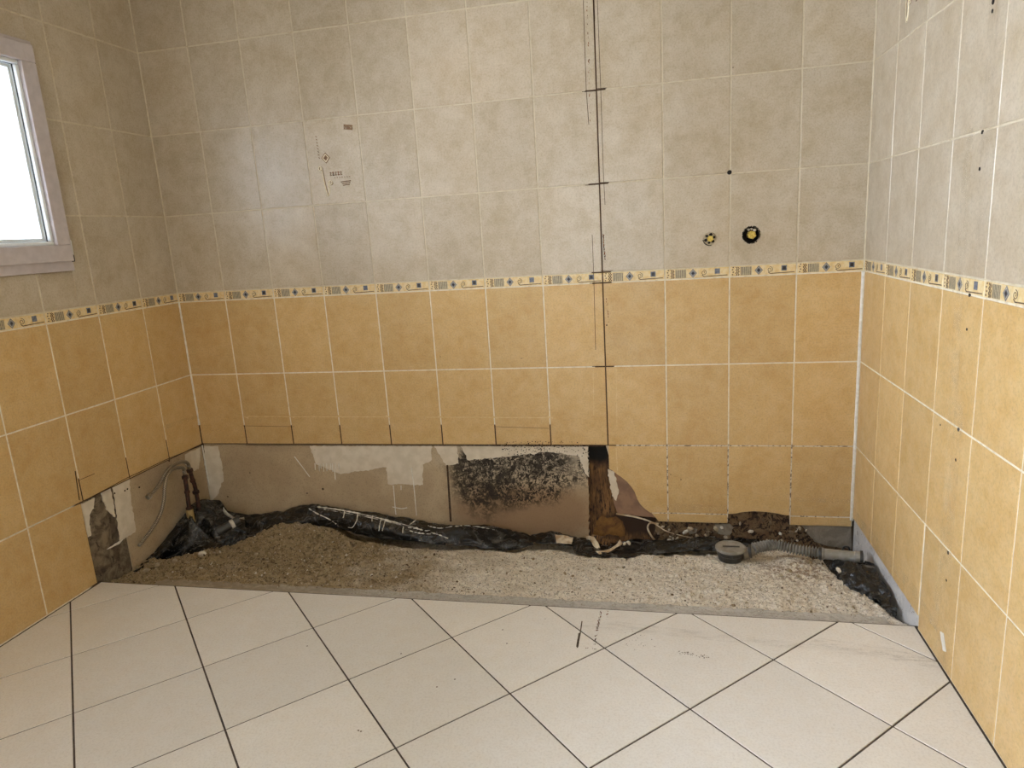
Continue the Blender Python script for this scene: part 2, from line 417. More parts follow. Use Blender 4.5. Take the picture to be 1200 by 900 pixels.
def fbm(p, o=5, s=1.0):
    v = 0; a = 1
    for i in range(o): v += a*noise.noise(p*s); s *= 2.05; a *= 0.5
    return v
def ridged(p, o=4, s=1.0):
    v = 0; a = 1
    for i in range(o): v += a*(1-2*abs(noise.noise(p*s))); s *= 2.1; a *= 0.5
    return v
def sheet(name, rows, nu, nv, amp, scale, mat, parent=None, thick=0.0015, seed=0, label=None, rough_edge=0.0):
    rows = [catmull(r, nu) for r in rows]; g = []
    for i in range(nu): g.append(catmull([r[i] for r in rows], nv))
    bm = bmesh.new(); vs = []
    for i in range(nu):
        row = []
        for j in range(nv):
            p = g[i][j]; du = g[min(i+1, nu-1)][j]-g[max(i-1, 0)][j]; dv = g[i][min(j+1, nv-1)]-g[i][max(j-1, 0)]
            n = du.cross(dv); n = n.normalized() if n.length > 1e-9 else Vector((0, 0, 1))
            q = p+Vector((seed*7.3, seed*3.1, seed*1.7))
            w = Vector((q.x*scale*.45, j/(nv-1)*3.2+q.z*scale, seed*1.3))
            d = n*((ridged(w, 2, 1.0)-0.75)*1.1+(ridged(q, 3, scale)-0.9)*.45)*amp+Vector((noise.noise(q*scale*2), noise.noise(q*scale*2+Vector((9, 0, 0))), noise.noise(q*scale*2+Vector((0, 9, 0)))))*amp*0.5
            row.append((bm.verts.new(p+d), bm.verts.new(p+d-n*thick)))
        vs.append(row)
    for i in range(nu-1):
        for j in range(nv-1):
            for k in (0, 1):
                q = [vs[i][j][k], vs[i+1][j][k], vs[i+1][j+1][k], vs[i][j+1][k]]
                bm.faces.new(q if k == 0 else q[::-1]).smooth = True
    for i in range(nu-1):
        for j in (0, nv-1): bm.faces.new((vs[i][j][0], vs[i][j][1], vs[i+1][j][1], vs[i+1][j][0]))
    for j in range(nv-1):
        for i in (0, nu-1): bm.faces.new((vs[i][j][0], vs[i][j+1][0], vs[i][j+1][1], vs[i][j][1]))
    bmesh.ops.recalc_face_normals(bm, faces=bm.faces)
    return obj(name, bm, mat, parent, label=label)
def jag(pts, amp=0.004, step=0.012, seed=0, keep=()):
    """subdivide an outline and roughen it; edges whose index is in keep stay straight"""
    out = []
    for i in range(len(pts)):
        a, b = Vector(pts[i]), Vector(pts[(i+1) % len(pts)]); L = (b-a).length; n = max(1, int(L/step))
        if i in keep: out.append(tuple(a)); continue
        nn = Vector((-(b-a).y, (b-a).x)).normalized()
        for k in range(n):
            p = a.lerp(b, k/n); w = 0 if k == 0 else amp
            out.append(tuple(p+nn*w*(noise.noise(Vector((p.x*70, p.y*70, seed)))*1.6)))
    return out
def uvb(*px): return [(bk(*q).x, bk(*q).z) for q in px]
def uvl_(*px): return [(-lf(*q).y, lf(*q).z) for q in px]
def uvr(*px): return [(-rw(*q).y, rw(*q).z) for q in px]

# ------------------------------------------------------------------ the room
ZR = [2.848, 2.497, 2.1445, 1.7945, 1.4435, 1.0925]      # joints of the beige rows
A, BZ, CZ, DZ = 1.0495, 0.6975, 0.3480, 0.0400
CEIL = 2.62; REAR = -3.5; GAP = 0.0027
TH = 0.008
# structural shells
bm = bmesh.new(); box(bm, (-0.3, 0.05, -0.3), (W+0.3, 0.25, CEIL)); wall_back = struct('wall_back', bm, 'masonry')
def ringwall(bm, x0, x1):
    box(bm, (x0, WIN_Y0, -0.3), (x1, 0.05, CEIL)); box(bm, (x0, W2_Y0, -0.3), (x1, WIN_Y1, CEIL)); box(bm, (x0, REAR, -0.3), (x1, W2_Y1, CEIL))
    for y0, y1, z0, z1 in ((WIN_Y0, WIN_Y1, WIN_Z0, WIN_Z1), (W2_Y0, W2_Y1, W2_Z0, W2_Z1)):
        box(bm, (x0, y1, -0.3), (x1, y0, z0)); box(bm, (x0, y1, z1), (x1, y0, CEIL))
bm = bmesh.new(); ringwall(bm, -0.16, -0.02); wall_left = struct('wall_left', bm, 'masonry')
bm = bmesh.new()
for a_, b_ in (((-0.16, WIN_Y0-0.004, WIN_Z0), (-0.051, WIN_Y0, WIN_Z1)), ((-0.16, WIN_Y1, WIN_Z0), (-0.051, WIN_Y1+0.004, WIN_Z1)), ((-0.16, WIN_Y1, WIN_Z0), (-0.051, WIN_Y0, WIN_Z0+0.004)), ((-0.16, WIN_Y1, WIN_Z1-0.004), (-0.051, WIN_Y0, WIN_Z1))): box(bm, a_, b_)
obj('window_reveal', bm, 'paint_white', wall_left)
bm = bmesh.new(); box(bm, (W+0.02, REAR, -0.3), (W+0.25, 0.05, CEIL)); wall_right = struct('wall_right', bm, 'masonry')
bm = bmesh.new()
box(bm, (-0.3, REAR-0.15, -0.3), (1.25, REAR, CEIL)); box(bm, (2.25, REAR-0.15, -0.3), (W+0.3, REAR, CEIL)); box(bm, (1.25, REAR-0.15, 2.1), (2.25, REAR, CEIL))  # door gap made up to let the fill light in
wall_rear = struct('wall_rear', bm, 'rear_bounce_paint')
bm = bmesh.new(); box(bm, (-0.3, REAR-0.15, CEIL), (W+0.3, 0.25, CEIL+0.12)); struct('ceiling', bm, 'paint_white')

# --- tiling of the three walls
def grid_tiles(bm, lay, fr, us, bands, skip):
    """bands: (z0,z1,material) ; skip(u0,u1,z0,z1)->polygon list or None for plain tile"""
    for k in range(len(us)-1):
        for z0, z1, mt in bands:
            u0, u1 = us[k], us[k+1]
            r = [(u0+GAP, z0+GAP), (u1-GAP, z0+GAP), (u1-GAP, z1-GAP), (u0+GAP, z1-GAP)]
            ps = skip(k, u0, u1, z0, z1, r)
            for p in ps:
                if len(p) > 2 and area2(p) > 1e-5: tile(bm, p, fr, TH, mt, lay)
UPB = [(ZR[i+1], min(ZR[i], CEIL), 0) for i in range(5)] + [(A, ZR[5], 2)]
UPB = [b for b in UPB if b[1]-b[0] > 0.01]
LOB = [(BZ, A, 1), (CZ, BZ, 1), (DZ, CZ, 1)]
us_b = [0.0] + [0.2475+0.25*k for k in range(11)] + [W]
TM = ['beige_tile', 'ochre_tile', 'frieze_tile']
BREAK = [(1.999, 0.346), (1.999, 0.240), (2.014, 0.232), (2.028, 0.219), (2.052, 0.202), (2.075, 0.181), (2.094, 0.157), (2.107, 0.134), (2.116, 0.103), (2.129, 0.078), (2.150, 0.056), (2.171, 0.040)]
def skip_back(k, u0, u1, z0, z1, r):
    if z1 <= CZ+0.001:
        if k < 8: return []
        if k == 8: return [BREAK + [(u1-GAP, 0.042), (u1-GAP, z1-GAP)]]
        if abs(u0-2.4975) < 0.01:
            return [[(u0+GAP, 0.346), (u0+GAP, 0.042), (2.53, 0.045), (2.555, 0.052), (2.60, 0.0575), (2.65, 0.056), (2.69, 0.051), (2.72, 0.044), (u1-GAP, 0.042), (u1-GAP, 0.346)]]
    return [r]
bm, lay = newbm(); grid_tiles(bm, lay, FB, us_b, UPB+LOB, skip_back)
# narrow cut strip under the lowest joint
for a, b in ((2.205, 2.2475), (2.2475, 2.4975), (2.7475, W)):
    tile(bm, [(a+GAP, 0.000), (b-GAP, 0.000), (b-GAP, DZ-GAP), (a+GAP+(0.0 if a > 2.21 else -0.03), DZ-GAP)], FB, TH, 1, lay)
tiling_back = obj('tiling', bm, TM, wall_back)
# grout bed
def grout_poly(fr, outline): b = bmesh.new(); prism(b, outline, fr, -TH, -0.0016); return b
gb = bmesh.new()
prism(gb, [(0, CZ-0.001), (1.998, CZ-0.001), (1.998, CEIL), (0, CEIL)], FB, -TH, -0.0016)
prism(gb, [(1.9975, CZ), (W, CZ), (W, CEIL), (1.9975, CEIL)], FB, -TH, -0.0016)
prism(gb, [(2.0, CZ), (2.0, 0.238)] + [(x+0.003, z+0.003) for x, z in BREAK[2:]] + [(2.2, 0.02), (2.235, 0.001), (2.4965, 0.001), (2.4985, 0.044), (2.53, 0.047), (2.60, 0.060), (2.69, 0.054), (2.7465, 0.044), (2.748, 0.001), (W, 0.001), (W, CZ)], FB, -TH, -0.0016)
grout_back = obj('grout', gb, 'wall_grout', wall_back)

# --- left wall: dado rows, window opening, torn-out strip
us_l = [0.0] + [0.2375+0.25*k for k in range(13)] + [3.5]
def minus_window(p, w=0):
    y0, y1, z0, z1 = ((-WIN_Y0, -WIN_Y1, WIN_Z0, WIN_Z1), (-W2_Y0, -W2_Y1, W2_Z0, W2_Z1))[w]
    out = [clip(p, -1, 0, y0), clip(p, 1, 0, -y1)]
    mid = clip(clip(p, 1, 0, -y0), -1, 0, y1)
    if mid: out += [clip(mid, 0, -1, z0), clip(mid, 0, 1, -z1)]
    out = [q for q in out if len(q) > 2 and area2(q) > 2e-5]
    return out if w else [r for q in out for r in minus_window(q, 1)]
LEDGE_L = 0.752
def skip_left(k, u0, u1, z0, z1, r):
    if z1 <= CZ+0.001:
        p = clip(r, 1, 0, -LEDGE_L); return [p] if p else []
    if z0 >= ZR[5]-0.001: return minus_window(r)
    return [r]
bm, lay = newbm(); grid_tiles(bm, lay, FL, us_l, UPB+[(BZ, A, 1), (CZ, BZ, 1), (0.003, CZ, 1)], skip_left)
obj('tiling', bm, TM, wall_left)
gb = bmesh.new()
for r in minus_window([(0, CZ-0.001), (3.5, CZ-0.001), (3.5, CEIL), (0, CEIL)]): prism(gb, r, FL, -TH, -0.0016)
prism(gb, [(LEDGE_L-0.001, 0.0), (3.5, 0.0), (3.5, CZ), (LEDGE_L-0.001, CZ)], FL, -TH, -0.0016)
obj('grout', gb, 'wall_grout', wall_left)
bm = bmesh.new()
for r in minus_window([(0, 0.36), (3.5, 0.36), (3.5, CEIL), (0, CEIL)]): prism(bm, r, FL, -0.02, -TH)
prism(bm, [(LEDGE_L-0.0, -0.2), (3.5, -0.2), (3.5, 0.36), (LEDGE_L-0.0, 0.36)], FL, -0.02, -TH)
obj('backing_board', bm, 'plaster', wall_left)

# --- right wall
us_r = [0.0] + [0.254+0.25*k for k in range(13)] + [3.5]
def skip_right(k, u0, u1, z0, z1, r):
    if z1 <= CZ+0.001:
        a = [p for p in (clip(r, -1, 0, 0.745),) if p]; out = []
        near = clip(r, 1, 0, -0.745); near = [(u, (0.003 if v < 0.05 else v)) for u, v in near] if near else []
        far = clip(r, -1, 0, 0.745)
        if far and near:                       # the tile that straddles the trench edge keeps both heights in one piece
            return [[(u0+GAP, 0.042), (0.70, 0.040), (0.712, 0.060), (0.728, 0.083), (0.738, 0.070), (0.744, 0.030), (0.750, 0.003), (u1-GAP, 0.003), (u1-GAP, z1-GAP), (u0+GAP, z1-GAP)]] if u1-u0 > 0.1 and u1 > 0.76 else [far]
        return [q for q in (far, near) if q]
    return [r]
bm, lay = newbm(); grid_tiles(bm, lay, FR, us_r, UPB+LOB, skip_right)
obj('tiling', bm, TM, wall_right)
gb = bmesh.new()
prism(gb, [(0, 0.044), (0.745, 0.044), (0.75, 0.084), (0.752, 0.0), (3.5, 0.0), (3.5, CEIL), (0, CEIL)], FR, -TH, -0.0016)
obj('grout', gb, 'wall_grout', wall_right)
bm = bmesh.new(); prism(bm, [(0, -0.2), (3.5, -0.2), (3.5, CEIL), (0, CEIL)], FR, -0.02, -TH)
obj('backing_board', bm, 'dirty_plaster', wall_right, label='flaking white plaster below the cut tiles')

# --- boards behind the back wall tiling
bm = bmesh.new()
prism(bm, jag([(0, -0.2), (1.895, -0.2), (1.903, 0.10), (1.908, 0.30), (1.915, 0.355), (1.915, CEIL), (0, CEIL)], 0.006, 0.010, 3, keep=(0, 4, 5, 6)), FB, -0.020, -TH)
board = obj('plasterboard', bm, 'board', wall_back)
bm = bmesh.new()
prism(bm, [(1.915, 0.355), (1.985, 0.353), (2.012, 0.245), (2.040, 0.225), (2.088, 0.185), (2.12, 0.14), (2.14, 0.085), (2.18, 0.045), (2.26, 0.02), (2.485, 0.02), (2.50, 0.075), (2.74, 0.075), (2.755, 0.02), (W, 0.02), (W, CEIL), (1.915, CEIL)], FB, -0.020, -TH)
board2 = obj('plasterboard', bm, 'board', wall_back)
# rotten timber and brown hardboard in the broken opening
bm = bmesh.new(); prism(bm, [(1.88, -0.2), (2.32, -0.2), (2.30, 0.36), (1.88, 0.36)], FB, -0.049, -0.034)
obj('timber_panel', bm, 'rot', wall_back, label='dark rotten timber in the hole')
bm = bmesh.new(); prism(bm, jag([(1.915, -0.09), (2.06, -0.09), (2.05, -0.02), (2.02, 0.005), (1.98, -0.005), (1.955, 0.012), (1.93, -0.03)], 0.007, 0.009, 8), FB, -0.034, -0.028)
obj('timber_panel', bm, 'wet_wood', wall_back, label='amber damp wood at the foot of the hole')
bm = bmesh.new(); prism(bm, jag([(2.016, 0.212), (2.032, 0.214), (2.10, 0.17), (2.15, 0.10), (2.21, 0.03), (2.19, 0.012), (2.10, 0.020), (2.028, 0.030), (2.014, 0.07), (2.006, 0.15)], 0.002, 0.012, 5), FB, -0.019, -0.0135)
obj('hardboard_flap', bm, 'hardboard', wall_back, label='brown hardboard showing under the broken tile')
bm = bmesh.new(); prism(bm, jag(uvb((712, 551), (719, 553), (725, 575), (722, 588), (717, 582), (714, 565)), 0.004, 0.008, 4), FB, -0.0135, -0.0095)
obj('plaster_patch', bm, 'plaster', wall_back)
bm = bmesh.new(); tube(bm, [bk(*q, 0.010) for q in ((722, 602), (745, 606), (764, 612), (780, 622), (800, 628), (815, 631))], 0.0035, 6, 40, rf=lambda t, L: 0.0045*(1.1-t)*(0.7+0.5*noise.noise(Vector((L*90, 0, 0))))+0.001)
tube(bm, [bk(*q, 0.012) for q in ((772, 614), (762, 613), (759, 619), (764, 629), (768, 633))], 0.004, 6, 20)
obj('plaster_rim', bm, 'paper', wall_back)
bm = bmesh.new(); tube(bm, [bk(*q, 0.010) for q in ((690, 560), (688, 580), (689, 600), (690, 624))], 0.002, 6, 24)
obj('rust_edge', bm, 'rust', wall_back)
bm = bmesh.new(); prism(bm, jag([(2.17, -0.2), (W+0.0, -0.2), (W, 0.03), (2.76, 0.03), (2.74, 0.085), (2.50, 0.085), (2.48, 0.03), (2.2, 0.03)], 0.003, 0.02, 6, keep=(0, 1)), FB, -0.034, -0.0205)
obj('crumbling_base', bm, 'debris_wall', wall_back, label='brown crumbling masonry under the tiles')
bm = bmesh.new(); prism(bm, jag(uvb((940, 617), (998, 617), (999, 645), (970, 641), (955, 636), (948, 628)), 0.004, 0.01, 9, keep=(0, 1)), FB, -0.0205, -0.010)
prism(bm, jag(uvb((838, 616), (856, 616), (860, 620), (855, 630), (842, 627)), 0.003, 0.01, 2), FB, -0.0205, -0.012)
prism(bm, jag(uvb((806, 622), (818, 621), (816, 626), (808, 628)), 0.003, 0.01, 3), FB, -0.0205, -0.014)
obj('concrete_patch', bm, 'concrete', wall_back, label='grey render left on the base')
# loose masonry lumps at the base of the arch
bm = bmesh.new()
for i in range(60):
    u = random.uniform(770, 945); v = random.uniform(604 if 860 < u < 920 else 617, 634)
    p = bk(u, v, 0.012); s = random.uniform(0.003, 0.011)
    mt = Matrix.Translation(p) @ Matrix.Rotation(random.random()*6, 4, Vector((random.random(), 1, random.random()))) @ Matrix.Diagonal((s*1.6, s, s*0.8, 1))
    r = bmesh.ops.create_icosphere(bm, subdivisions=1, radius=1, matrix=mt)
    mi = random.choice((0, 0, 0, 1, 2))
    for v_ in r['verts']:
        for f in v_.link_faces: f.material_index = mi
o = obj('masonry_crumbs', bm, ['dark_stone', 'stone', 'white_stone'], wall_back); o['kind'] = 'stuff'

# plaster patches and paint drips on the exposed board
def patch(pts, seed, amp=0.004, th=0.0009, mat='plaster', fr=FB, parent=wall_back, name='plaster_patch', d=-TH, keep=()):
    b = bmesh.new(); prism(b, jag(pts, amp, 0.007, seed, keep), fr, d, d+th); return obj(name, b, mat, parent)
patch(uvb((362, 523), (505, 523), (505, 540), (495, 545), (495, 569), (454, 568), (452, 548), (420, 553), (398, 556), (370, 545)), 1)
patch(uvb((238, 523), (254, 523), (259, 545), (261, 562), (254, 580), (245, 590), (240, 560)), 2)
patch(uvb((539, 523), (688, 523), (690, 560), (686, 556), (678, 535), (640, 530), (600, 535), (548, 540)), 3)
patch(uvb((508, 523), (535, 523), (537, 544), (522, 546)), 4)
bm = bmesh.new()
for pts in (((461, 569), (463, 594), (464, 603)), ((482, 548), (485, 570), (488, 604)), ((392, 550), (393, 562)), ((470, 569), (470, 574)), ((460, 594), (470, 596), (477, 595)), ((345, 535), (355, 548), (363, 559))):
    tube(bm, [bk(*q, 0.0072) for q in pts], 0.0022, 6, 16)
for i in range(9): x = 370+i*3.3+random.uniform(-1, 1); tube(bm, [bk(x, 543, .0072), bk(x+0.5, 549+random.uniform(0, 4), .0072)], 0.0022, 5, 4)
obj('plaster_drips', bm, 'sealant', wall_back)
bm = bmesh.new(); prism(bm, uvb((522.5, 545), (524.5, 545), (529, 612), (526.5, 612)), FB, -TH, -TH+0.0006); obj('board_seam', bm, 'dark_line', wall_back)
# screw heads of the boards
for q, r in (((378.5, 573), 0.006), ((369, 527), 0.003), ((410, 527), 0.003), ((360, 578), 0.004), ((293, 554), 0.003), ((267, 582), 0.004)):
    bm = bmesh.new(); lathe(bm, bk(*q, 0.0085), (0, -1, 0), [(r, 0), (r, 0.0012), (r*0.5, 0.0014)], 12, wob=0.2); obj('board_screw', bm, 'dark_line', wall_back)
# mould specks spreading onto the tiles and the plaster
bm = bmesh.new()
for i in range(380):
    u = random.gauss(628, 34); v = 517+abs(random.gauss(0, 9))
    if not 588 < u < 700: continue
    if v < 521 and (random.random() < 0.55): continue
    p = bk(u, v, -0.0004 if v < 522 else 0.0068); s = random.uniform(0.0008, 0.0034)
    k = random.randint(5, 8); a0 = random.random()*6
    vs = [bm.verts.new(p+Vector((math.cos(a0+j*6.283/k)*s*random.uniform(0.5, 1.3), 0, math.sin(a0+j*6.283/k)*s*random.uniform(0.5, 1.3)))) for j in range(k)]
    bm.faces.new(vs)
bmesh.ops.solidify(bm, geom=bm.faces[:], thickness=0.0004)
o = obj('mould_specks', bm, 'black_void', wall_back); o['kind'] = 'stuff'

# --- exposed strip of the left wall
bm = bmesh.new(); prism(bm, [(0, -0.2), (0.555, -0.2), (0.553, 0.10), (0.565, 0.36), (0.0, 0.36)], FL, -0.02, -TH)
obj('plasterboard', bm, 'board', wall_left)
bm = bmesh.new(); prism(bm, [(0.55, -0.2), (0.751, -0.2), (0.751, 0.36), (0.55, 0.36)], FL, -0.026, -0.014)
obj('exposed_brick', bm, 'brick', wall_left, label='dirty dark brick beside the left tiles')
def patl(px, seed, mat='plaster', d=-TH, th=0.001, amp=0.004): patch(uvl_(*px), seed, amp, th, mat, FL, wall_left, 'plaster_patch', d)
patl(((132, 558), (152, 548), (156, 590), (161, 620), (160, 624), (142, 634), (138, 600)), 11)
patl(((97, 591), (113, 583), (112, 596), (107, 604), (109, 628), (103, 632), (99, 612)), 12, d=-0.014, th=0.006)
patl(((120, 575), (131, 568), (136, 595), (137, 606), (128, 598)), 13, d=-0.014, th=0.006)
patl(((218, 533), (236, 524), (236, 540), (234, 550), (226, 553), (219, 545)), 14)
patl(((127, 644), (142, 634), (146, 632), (142, 637), (130, 643)), 15, mat='sealant', d=-0.010, th=0.004, amp=0.001)
for q in ((134, 578), (146, 575), (149, 573), (163, 571), (207, 614), (198, 540)):
    bm = bmesh.new(); lathe(bm, lf(*q, -0.008), (1, 0, 0), [(0.004, 0), (0.004, 0.0018), (0.002, 0.002)], 10, wob=0.3); obj('board_screw', bm, 'dark_line', wall_left)
# corner joints
def strip(bm, fr, pts, wdt, d0, d1, mat=0):
    for (u0, v0), (u1, v1) in zip(pts[:-1], pts[1:]):
        t = Vector((u1-u0, v1-v0)).normalized(); n = Vector((-t.y, t.x))*wdt/2
        prism(bm, [(u0-n.x, v0-n.y), (u1-n.x, v1-n.y), (u1+n.x, v1+n.y), (u0+n.x, v0+n.y)], fr, d0, d1, mat)
bm = bmesh.new(); tube(bm, [(0.002, -0.002, 0.447), (0.002, -0.002, 0.7), (0.002, -0.002, A)], 0.0042, 8, 30, rf=lambda t, L: 0.0042+0.002*noise.noise(Vector((L*40, 0, 0)))+(0.003 if t < 0.03 else 0)); obj('corner_sealant', bm, 'sealant', wall_left)
bm = bmesh.new(); tube(bm, [(0.001, -0.001, A), (0.001, -0.001, 1.8), (0.001, -0.001, CEIL-.01)], 0.003, 8, 30); obj('corner_sealant', bm, 'wall_grout', wall_left)
bm = bmesh.new(); strip(bm, FL, [(0.001, 0.35), (0.001, 0.445)], 0.006, -0.004, 0.0008); obj('open_corner_joint', bm, 'dark_line', wall_left)
bm = bmesh.new(); tube(bm, [(-0.004, 0.003, 0.34), (-0.004, 0.003, 0.25), (-0.003, 0.004, 0.13)], 0.0035, 8, 20); obj('corner_sealant', bm, 'sealant', wall_left)
bm = bmesh.new(); tube(bm, [(W-0.003, -0.003, 0.03), (W-0.003, -0.003, 0.5), (W-0.003, -0.003, A)], 0.0085, 10, 60, rf=lambda t, L: 0.0075+0.0015*noise.noise(Vector((L*30, 3, 0)))); obj('corner_sealant', bm, 'sealant', wall_right)
bm = bmesh.new(); tube(bm, [(W-0.001, -0.001, A), (W-0.001, -0.001, 1.8), (W-0.001, -0.001, CEIL-.01)], 0.0035, 8, 30); obj('corner_sealant', bm, 'wall_grout', wall_right)

# --- printed frieze
def frieze(fr, us, parent, flip_first=False):
    bm = bmesh.new(); H = ZR[5]-A; z0 = A
    def P(u, v): return (u, v)
    def poly(pts, mi, lift=0.0005): prism(bm, pts, fr, -0.0002, lift, mi)
    mir = fr is FL
    for k in range(len(us)-1):
        a, b = us[k], us[k+1]
        if b-a < 0.1: continue
        w = b-a
        def U(t): return (b-t*w) if mir else (a+t*w)
        def V(s): return z0+s*H
        def R(t0, t1, s0, s1, mi, lift=0.0005): poly([(U(t0), V(s0)), (U(t1), V(s0)), (U(t1), V(s1)), (U(t0), V(s1))], mi, lift)
        for s in (0.2, 0.42, 0.65, 0.85): R(0.035+0.012*(s in (0.42, 0.85)), 0.055+0.012*(s in (0.42, 0.85)), s-0.05, s+0.05, 0)
        for dx in (0.0, 0.028):
            zz = [(0.095+dx, .88), (0.12+dx, .74), (0.095+dx, .6), (0.12+dx, .46), (0.095+dx, .32), (0.12+dx, .18), (0.10+dx, .10)]
            strip(bm, fr, [(U(t), V(s)) for t, s in zz], 0.0030, -0.0002, 0.0005, 0)
        R(0.165, 0.335, 0.1, 0.88, 3, 0.0003)
        for i in range(7): R(0.172+i*0.024, 0.180+i*0.024, 0.12, 0.86, 0, 0.0006)
        for i in range(3): R(0.52+i*0.13, 0.524+i*0.13, 0.2, 0.8, 3, 0.0003)
        c = 0.44
        poly([(U(c-0.062), V(.5)), (U(c), V(.08)), (U(c+0.062), V(.5)), (U(c), V(.92))], 1)
        poly([(U(c-0.048), V(.5)), (U(c), V(.18)), (U(c+0.048), V(.5)), (U(c), V(.82))], 3, 0.0007)
        poly([(U(c-0.040), V(.5)), (U(c), V(.24)), (U(c+0.040), V(.5)), (U(c), V(.76))], 1, 0.0009)
        poly([(U(c-0.022), V(.5)), (U(c), V(.34)), (U(c+0.022), V(.5)), (U(c), V(.66))], 2, 0.0011)
        sp = []
        for i in range(22):
            th = i/21*math.pi*2.9; rr = 0.012+0.036*i/21
            sp.append((0.605+rr*math.cos(th-1.2)*0.95, 0.52+rr*math.sin(th-1.2)*(w/H)*0.95))
        strip(bm, fr, [(U(t), V(max(.12, min(.92, s)))) for t, s in sp], 0.0020, -0.0002, 0.0005, 0)
        strip(bm, fr, [(U(0.58), V(.30)), (U(0.61), V(.15)), (U(0.70), V(.17)), (U(0.97), V(.21))], 0.0030, -0.0002, 0.0005, 0)
        R(0.775, 0.855, 0.36, 0.84, 1, 0.0006); R(0.79, 0.84, 0.44, 0.76, 2 if k % 3 else 1, 0.0008)
    return obj('frieze_print', bm, ['print_brown', 'print_blue', 'print_black', 'print_grey'], parent)
frieze(FB, us_b, wall_back); frieze(FL, us_l[:7], wall_left); frieze(FR, us_r[:8], wall_right)

# --- relief decor tile on the back wall (motifs seen at x 0.79 - 0.97)
def decor(fr, ox, oz, parent, s=1.0):
    bm = bmesh.new()
    def T(pts, r, mi, n=None): tube(bm, [fr(ox+u*s, oz+v*s, 0.0008) for u, v in pts], r, 6, n, mat=mi)
    # small relief plate, top right
    prism(bm, [(ox+.133*s, oz+.278*s), (ox+.172*s, oz+.272*s), (ox+.174*s, oz+.292*s), (ox+.135*s, oz+.298*s)], fr, -.0002, .0018, 0)
    for i in range(3): T([(.137+i*.012, .288), (.143+i*.012, .279), (.148+i*.012, .287)], .0012, 1 if i % 2 else 3, 6)
    for i in range(8): T([(.0+i*.0004, .262-i*.0125), (.006+i*.0004, .258-i*.0125)], .0011, 1, 3)      # dashed line
    c = (0.036, 0.170)
    for rr, mi, h in ((.020, 0, .0014), (.0155, 3, .0020), (.011, 0, .0026), (.004, 2, .0032)):
        prism(bm, [(ox+(c[0]-rr*1.0)*s, oz+c[1]*s), (ox+c[0]*s, oz+(c[1]-rr*1.15)*s), (ox+(c[0]+rr*1.0)*s, oz+c[1]*s), (ox+c[0]*s, oz+(c[1]+rr*1.15)*s)], fr, -.0002, h, mi)
    def spiral(cx, cy, r0, turns=1.3, sg=1): return [(cx+sg*r0*(1-.6*i/14)*math.cos(math.pi-i/14*turns*6.283), cy+r0*(1-.6*i/14)*math.sin(i/14*turns*6.283)) for i in range(15)]
    T([(.026, .012), (.018, .06), (.014, .10), (.012, .124)]+spiral(.004, .128, .009, 1.2, -1), .0022, 3, 60); T([(u+.003, v-.001) for u, v in [(.012, .124)]+spiral(.004, .128, .009, 1.2, -1)], .0012, 0, 60)
    T([(.030, .012), (.0225, .06), (.0185, .10), (.016, .124)], .0012, 0, 20)
    T([(.027, .012), (.036, .03), (.036, .055), (.034, .066)]+spiral(.046, .066, .010, 1.2, 1), .0022, 3, 60); T([(u+.002, v-.002) for u, v in spiral(.046, .066, .010, 1.2, 1)], .0012, 0, 60)
    for i in range(5): T([(.046+i*.012, .107), (.053+i*.012, .109), (.048+i*.012, .096), (.056+i*.012, .098)], .0014, 1 if i % 2 else 0, 10)
    for i in range(7): T([(.066+i*.0115, .087), (.069+i*.0115, .084)], .0012, 1, 3)
    for i in range(3): T([(.094+i*.004, .066-i*.0075), (.115, .068-i*.0075), (.140-i*.004, .068-i*.0075)], .0018, 0, 8)
    return obj('decor_relief', bm, ['relief_brown', 'rust', 'print_brown', 'print_cream'], parent)
decor(FB, 0.797, 1.466, wall_back)
decor(FR, 0.300, 1.825, wall_right)

# --- scars of the removed partition and other thin marks on the back wall
bm = bmesh.new()
def vline(px, wd_, mi=0, d=0.0004): strip(bm, FB, uvb(*px), wd_, -0.001, d, mi)
vline(((700, 0), (704, 105), (707, 200), (709, 240)), 0.0020)

vline(((683.5, 0), (687, 105), (690, 146)), 0.0022); vline(((696, 0), (697, 25)), 0.0025)
vline(((694, 275), (696, 330), (698, 410)), 0.0020)
for (a, b) in (((682, 107.5), (699, 106.5)), ((699, 104), (711, 103)), ((686, 217), (702, 216)), ((703, 214), (714, 213.5)), ((704, 317.5), (718, 317)), ((691, 332), (717, 331)), ((694, 429.5), (720, 429)), ((580, 500), (643, 502)), ((285, 499), (345, 500)), ((288, 521.5), (708, 523))):
    strip(bm, FB, uvb(a, b), 0.0022 if a[1] < 480 or a[1] > 515 else 0.0015, -0.001, 0.0004)
obj('saw_cuts_and_edge_shade', bm, 'dark_line', wall_back)  # the long bottom line paints the shade under the tile edge
bm = bmesh.new()
for u0, v0, u1, v1, n in ((707, 275, 709, 304, 60), (688, 0, 692, 146, 30), (711, 350, 713, 380, 10)):
    for i in range(n):
        t = random.random(); p = bk(u0+(u1-u0)*t+random.uniform(-.7, .7), v0+(v1-v0)*t, -0.0003); s = random.uniform(0.001, 0.0035)
        vs = [bm.verts.new(p+Vector((math.cos(j)*s*.5, 0, math.sin(j)*s*random.uniform(.8, 2.2)))) for j in (0, 1.2, 2.5, 3.7, 5)]; bm.faces.new(vs)
bmesh.ops.solidify(bm, geom=bm.faces[:], thickness=0.0004)
obj('rust_flecks', bm, 'rust', wall_back)
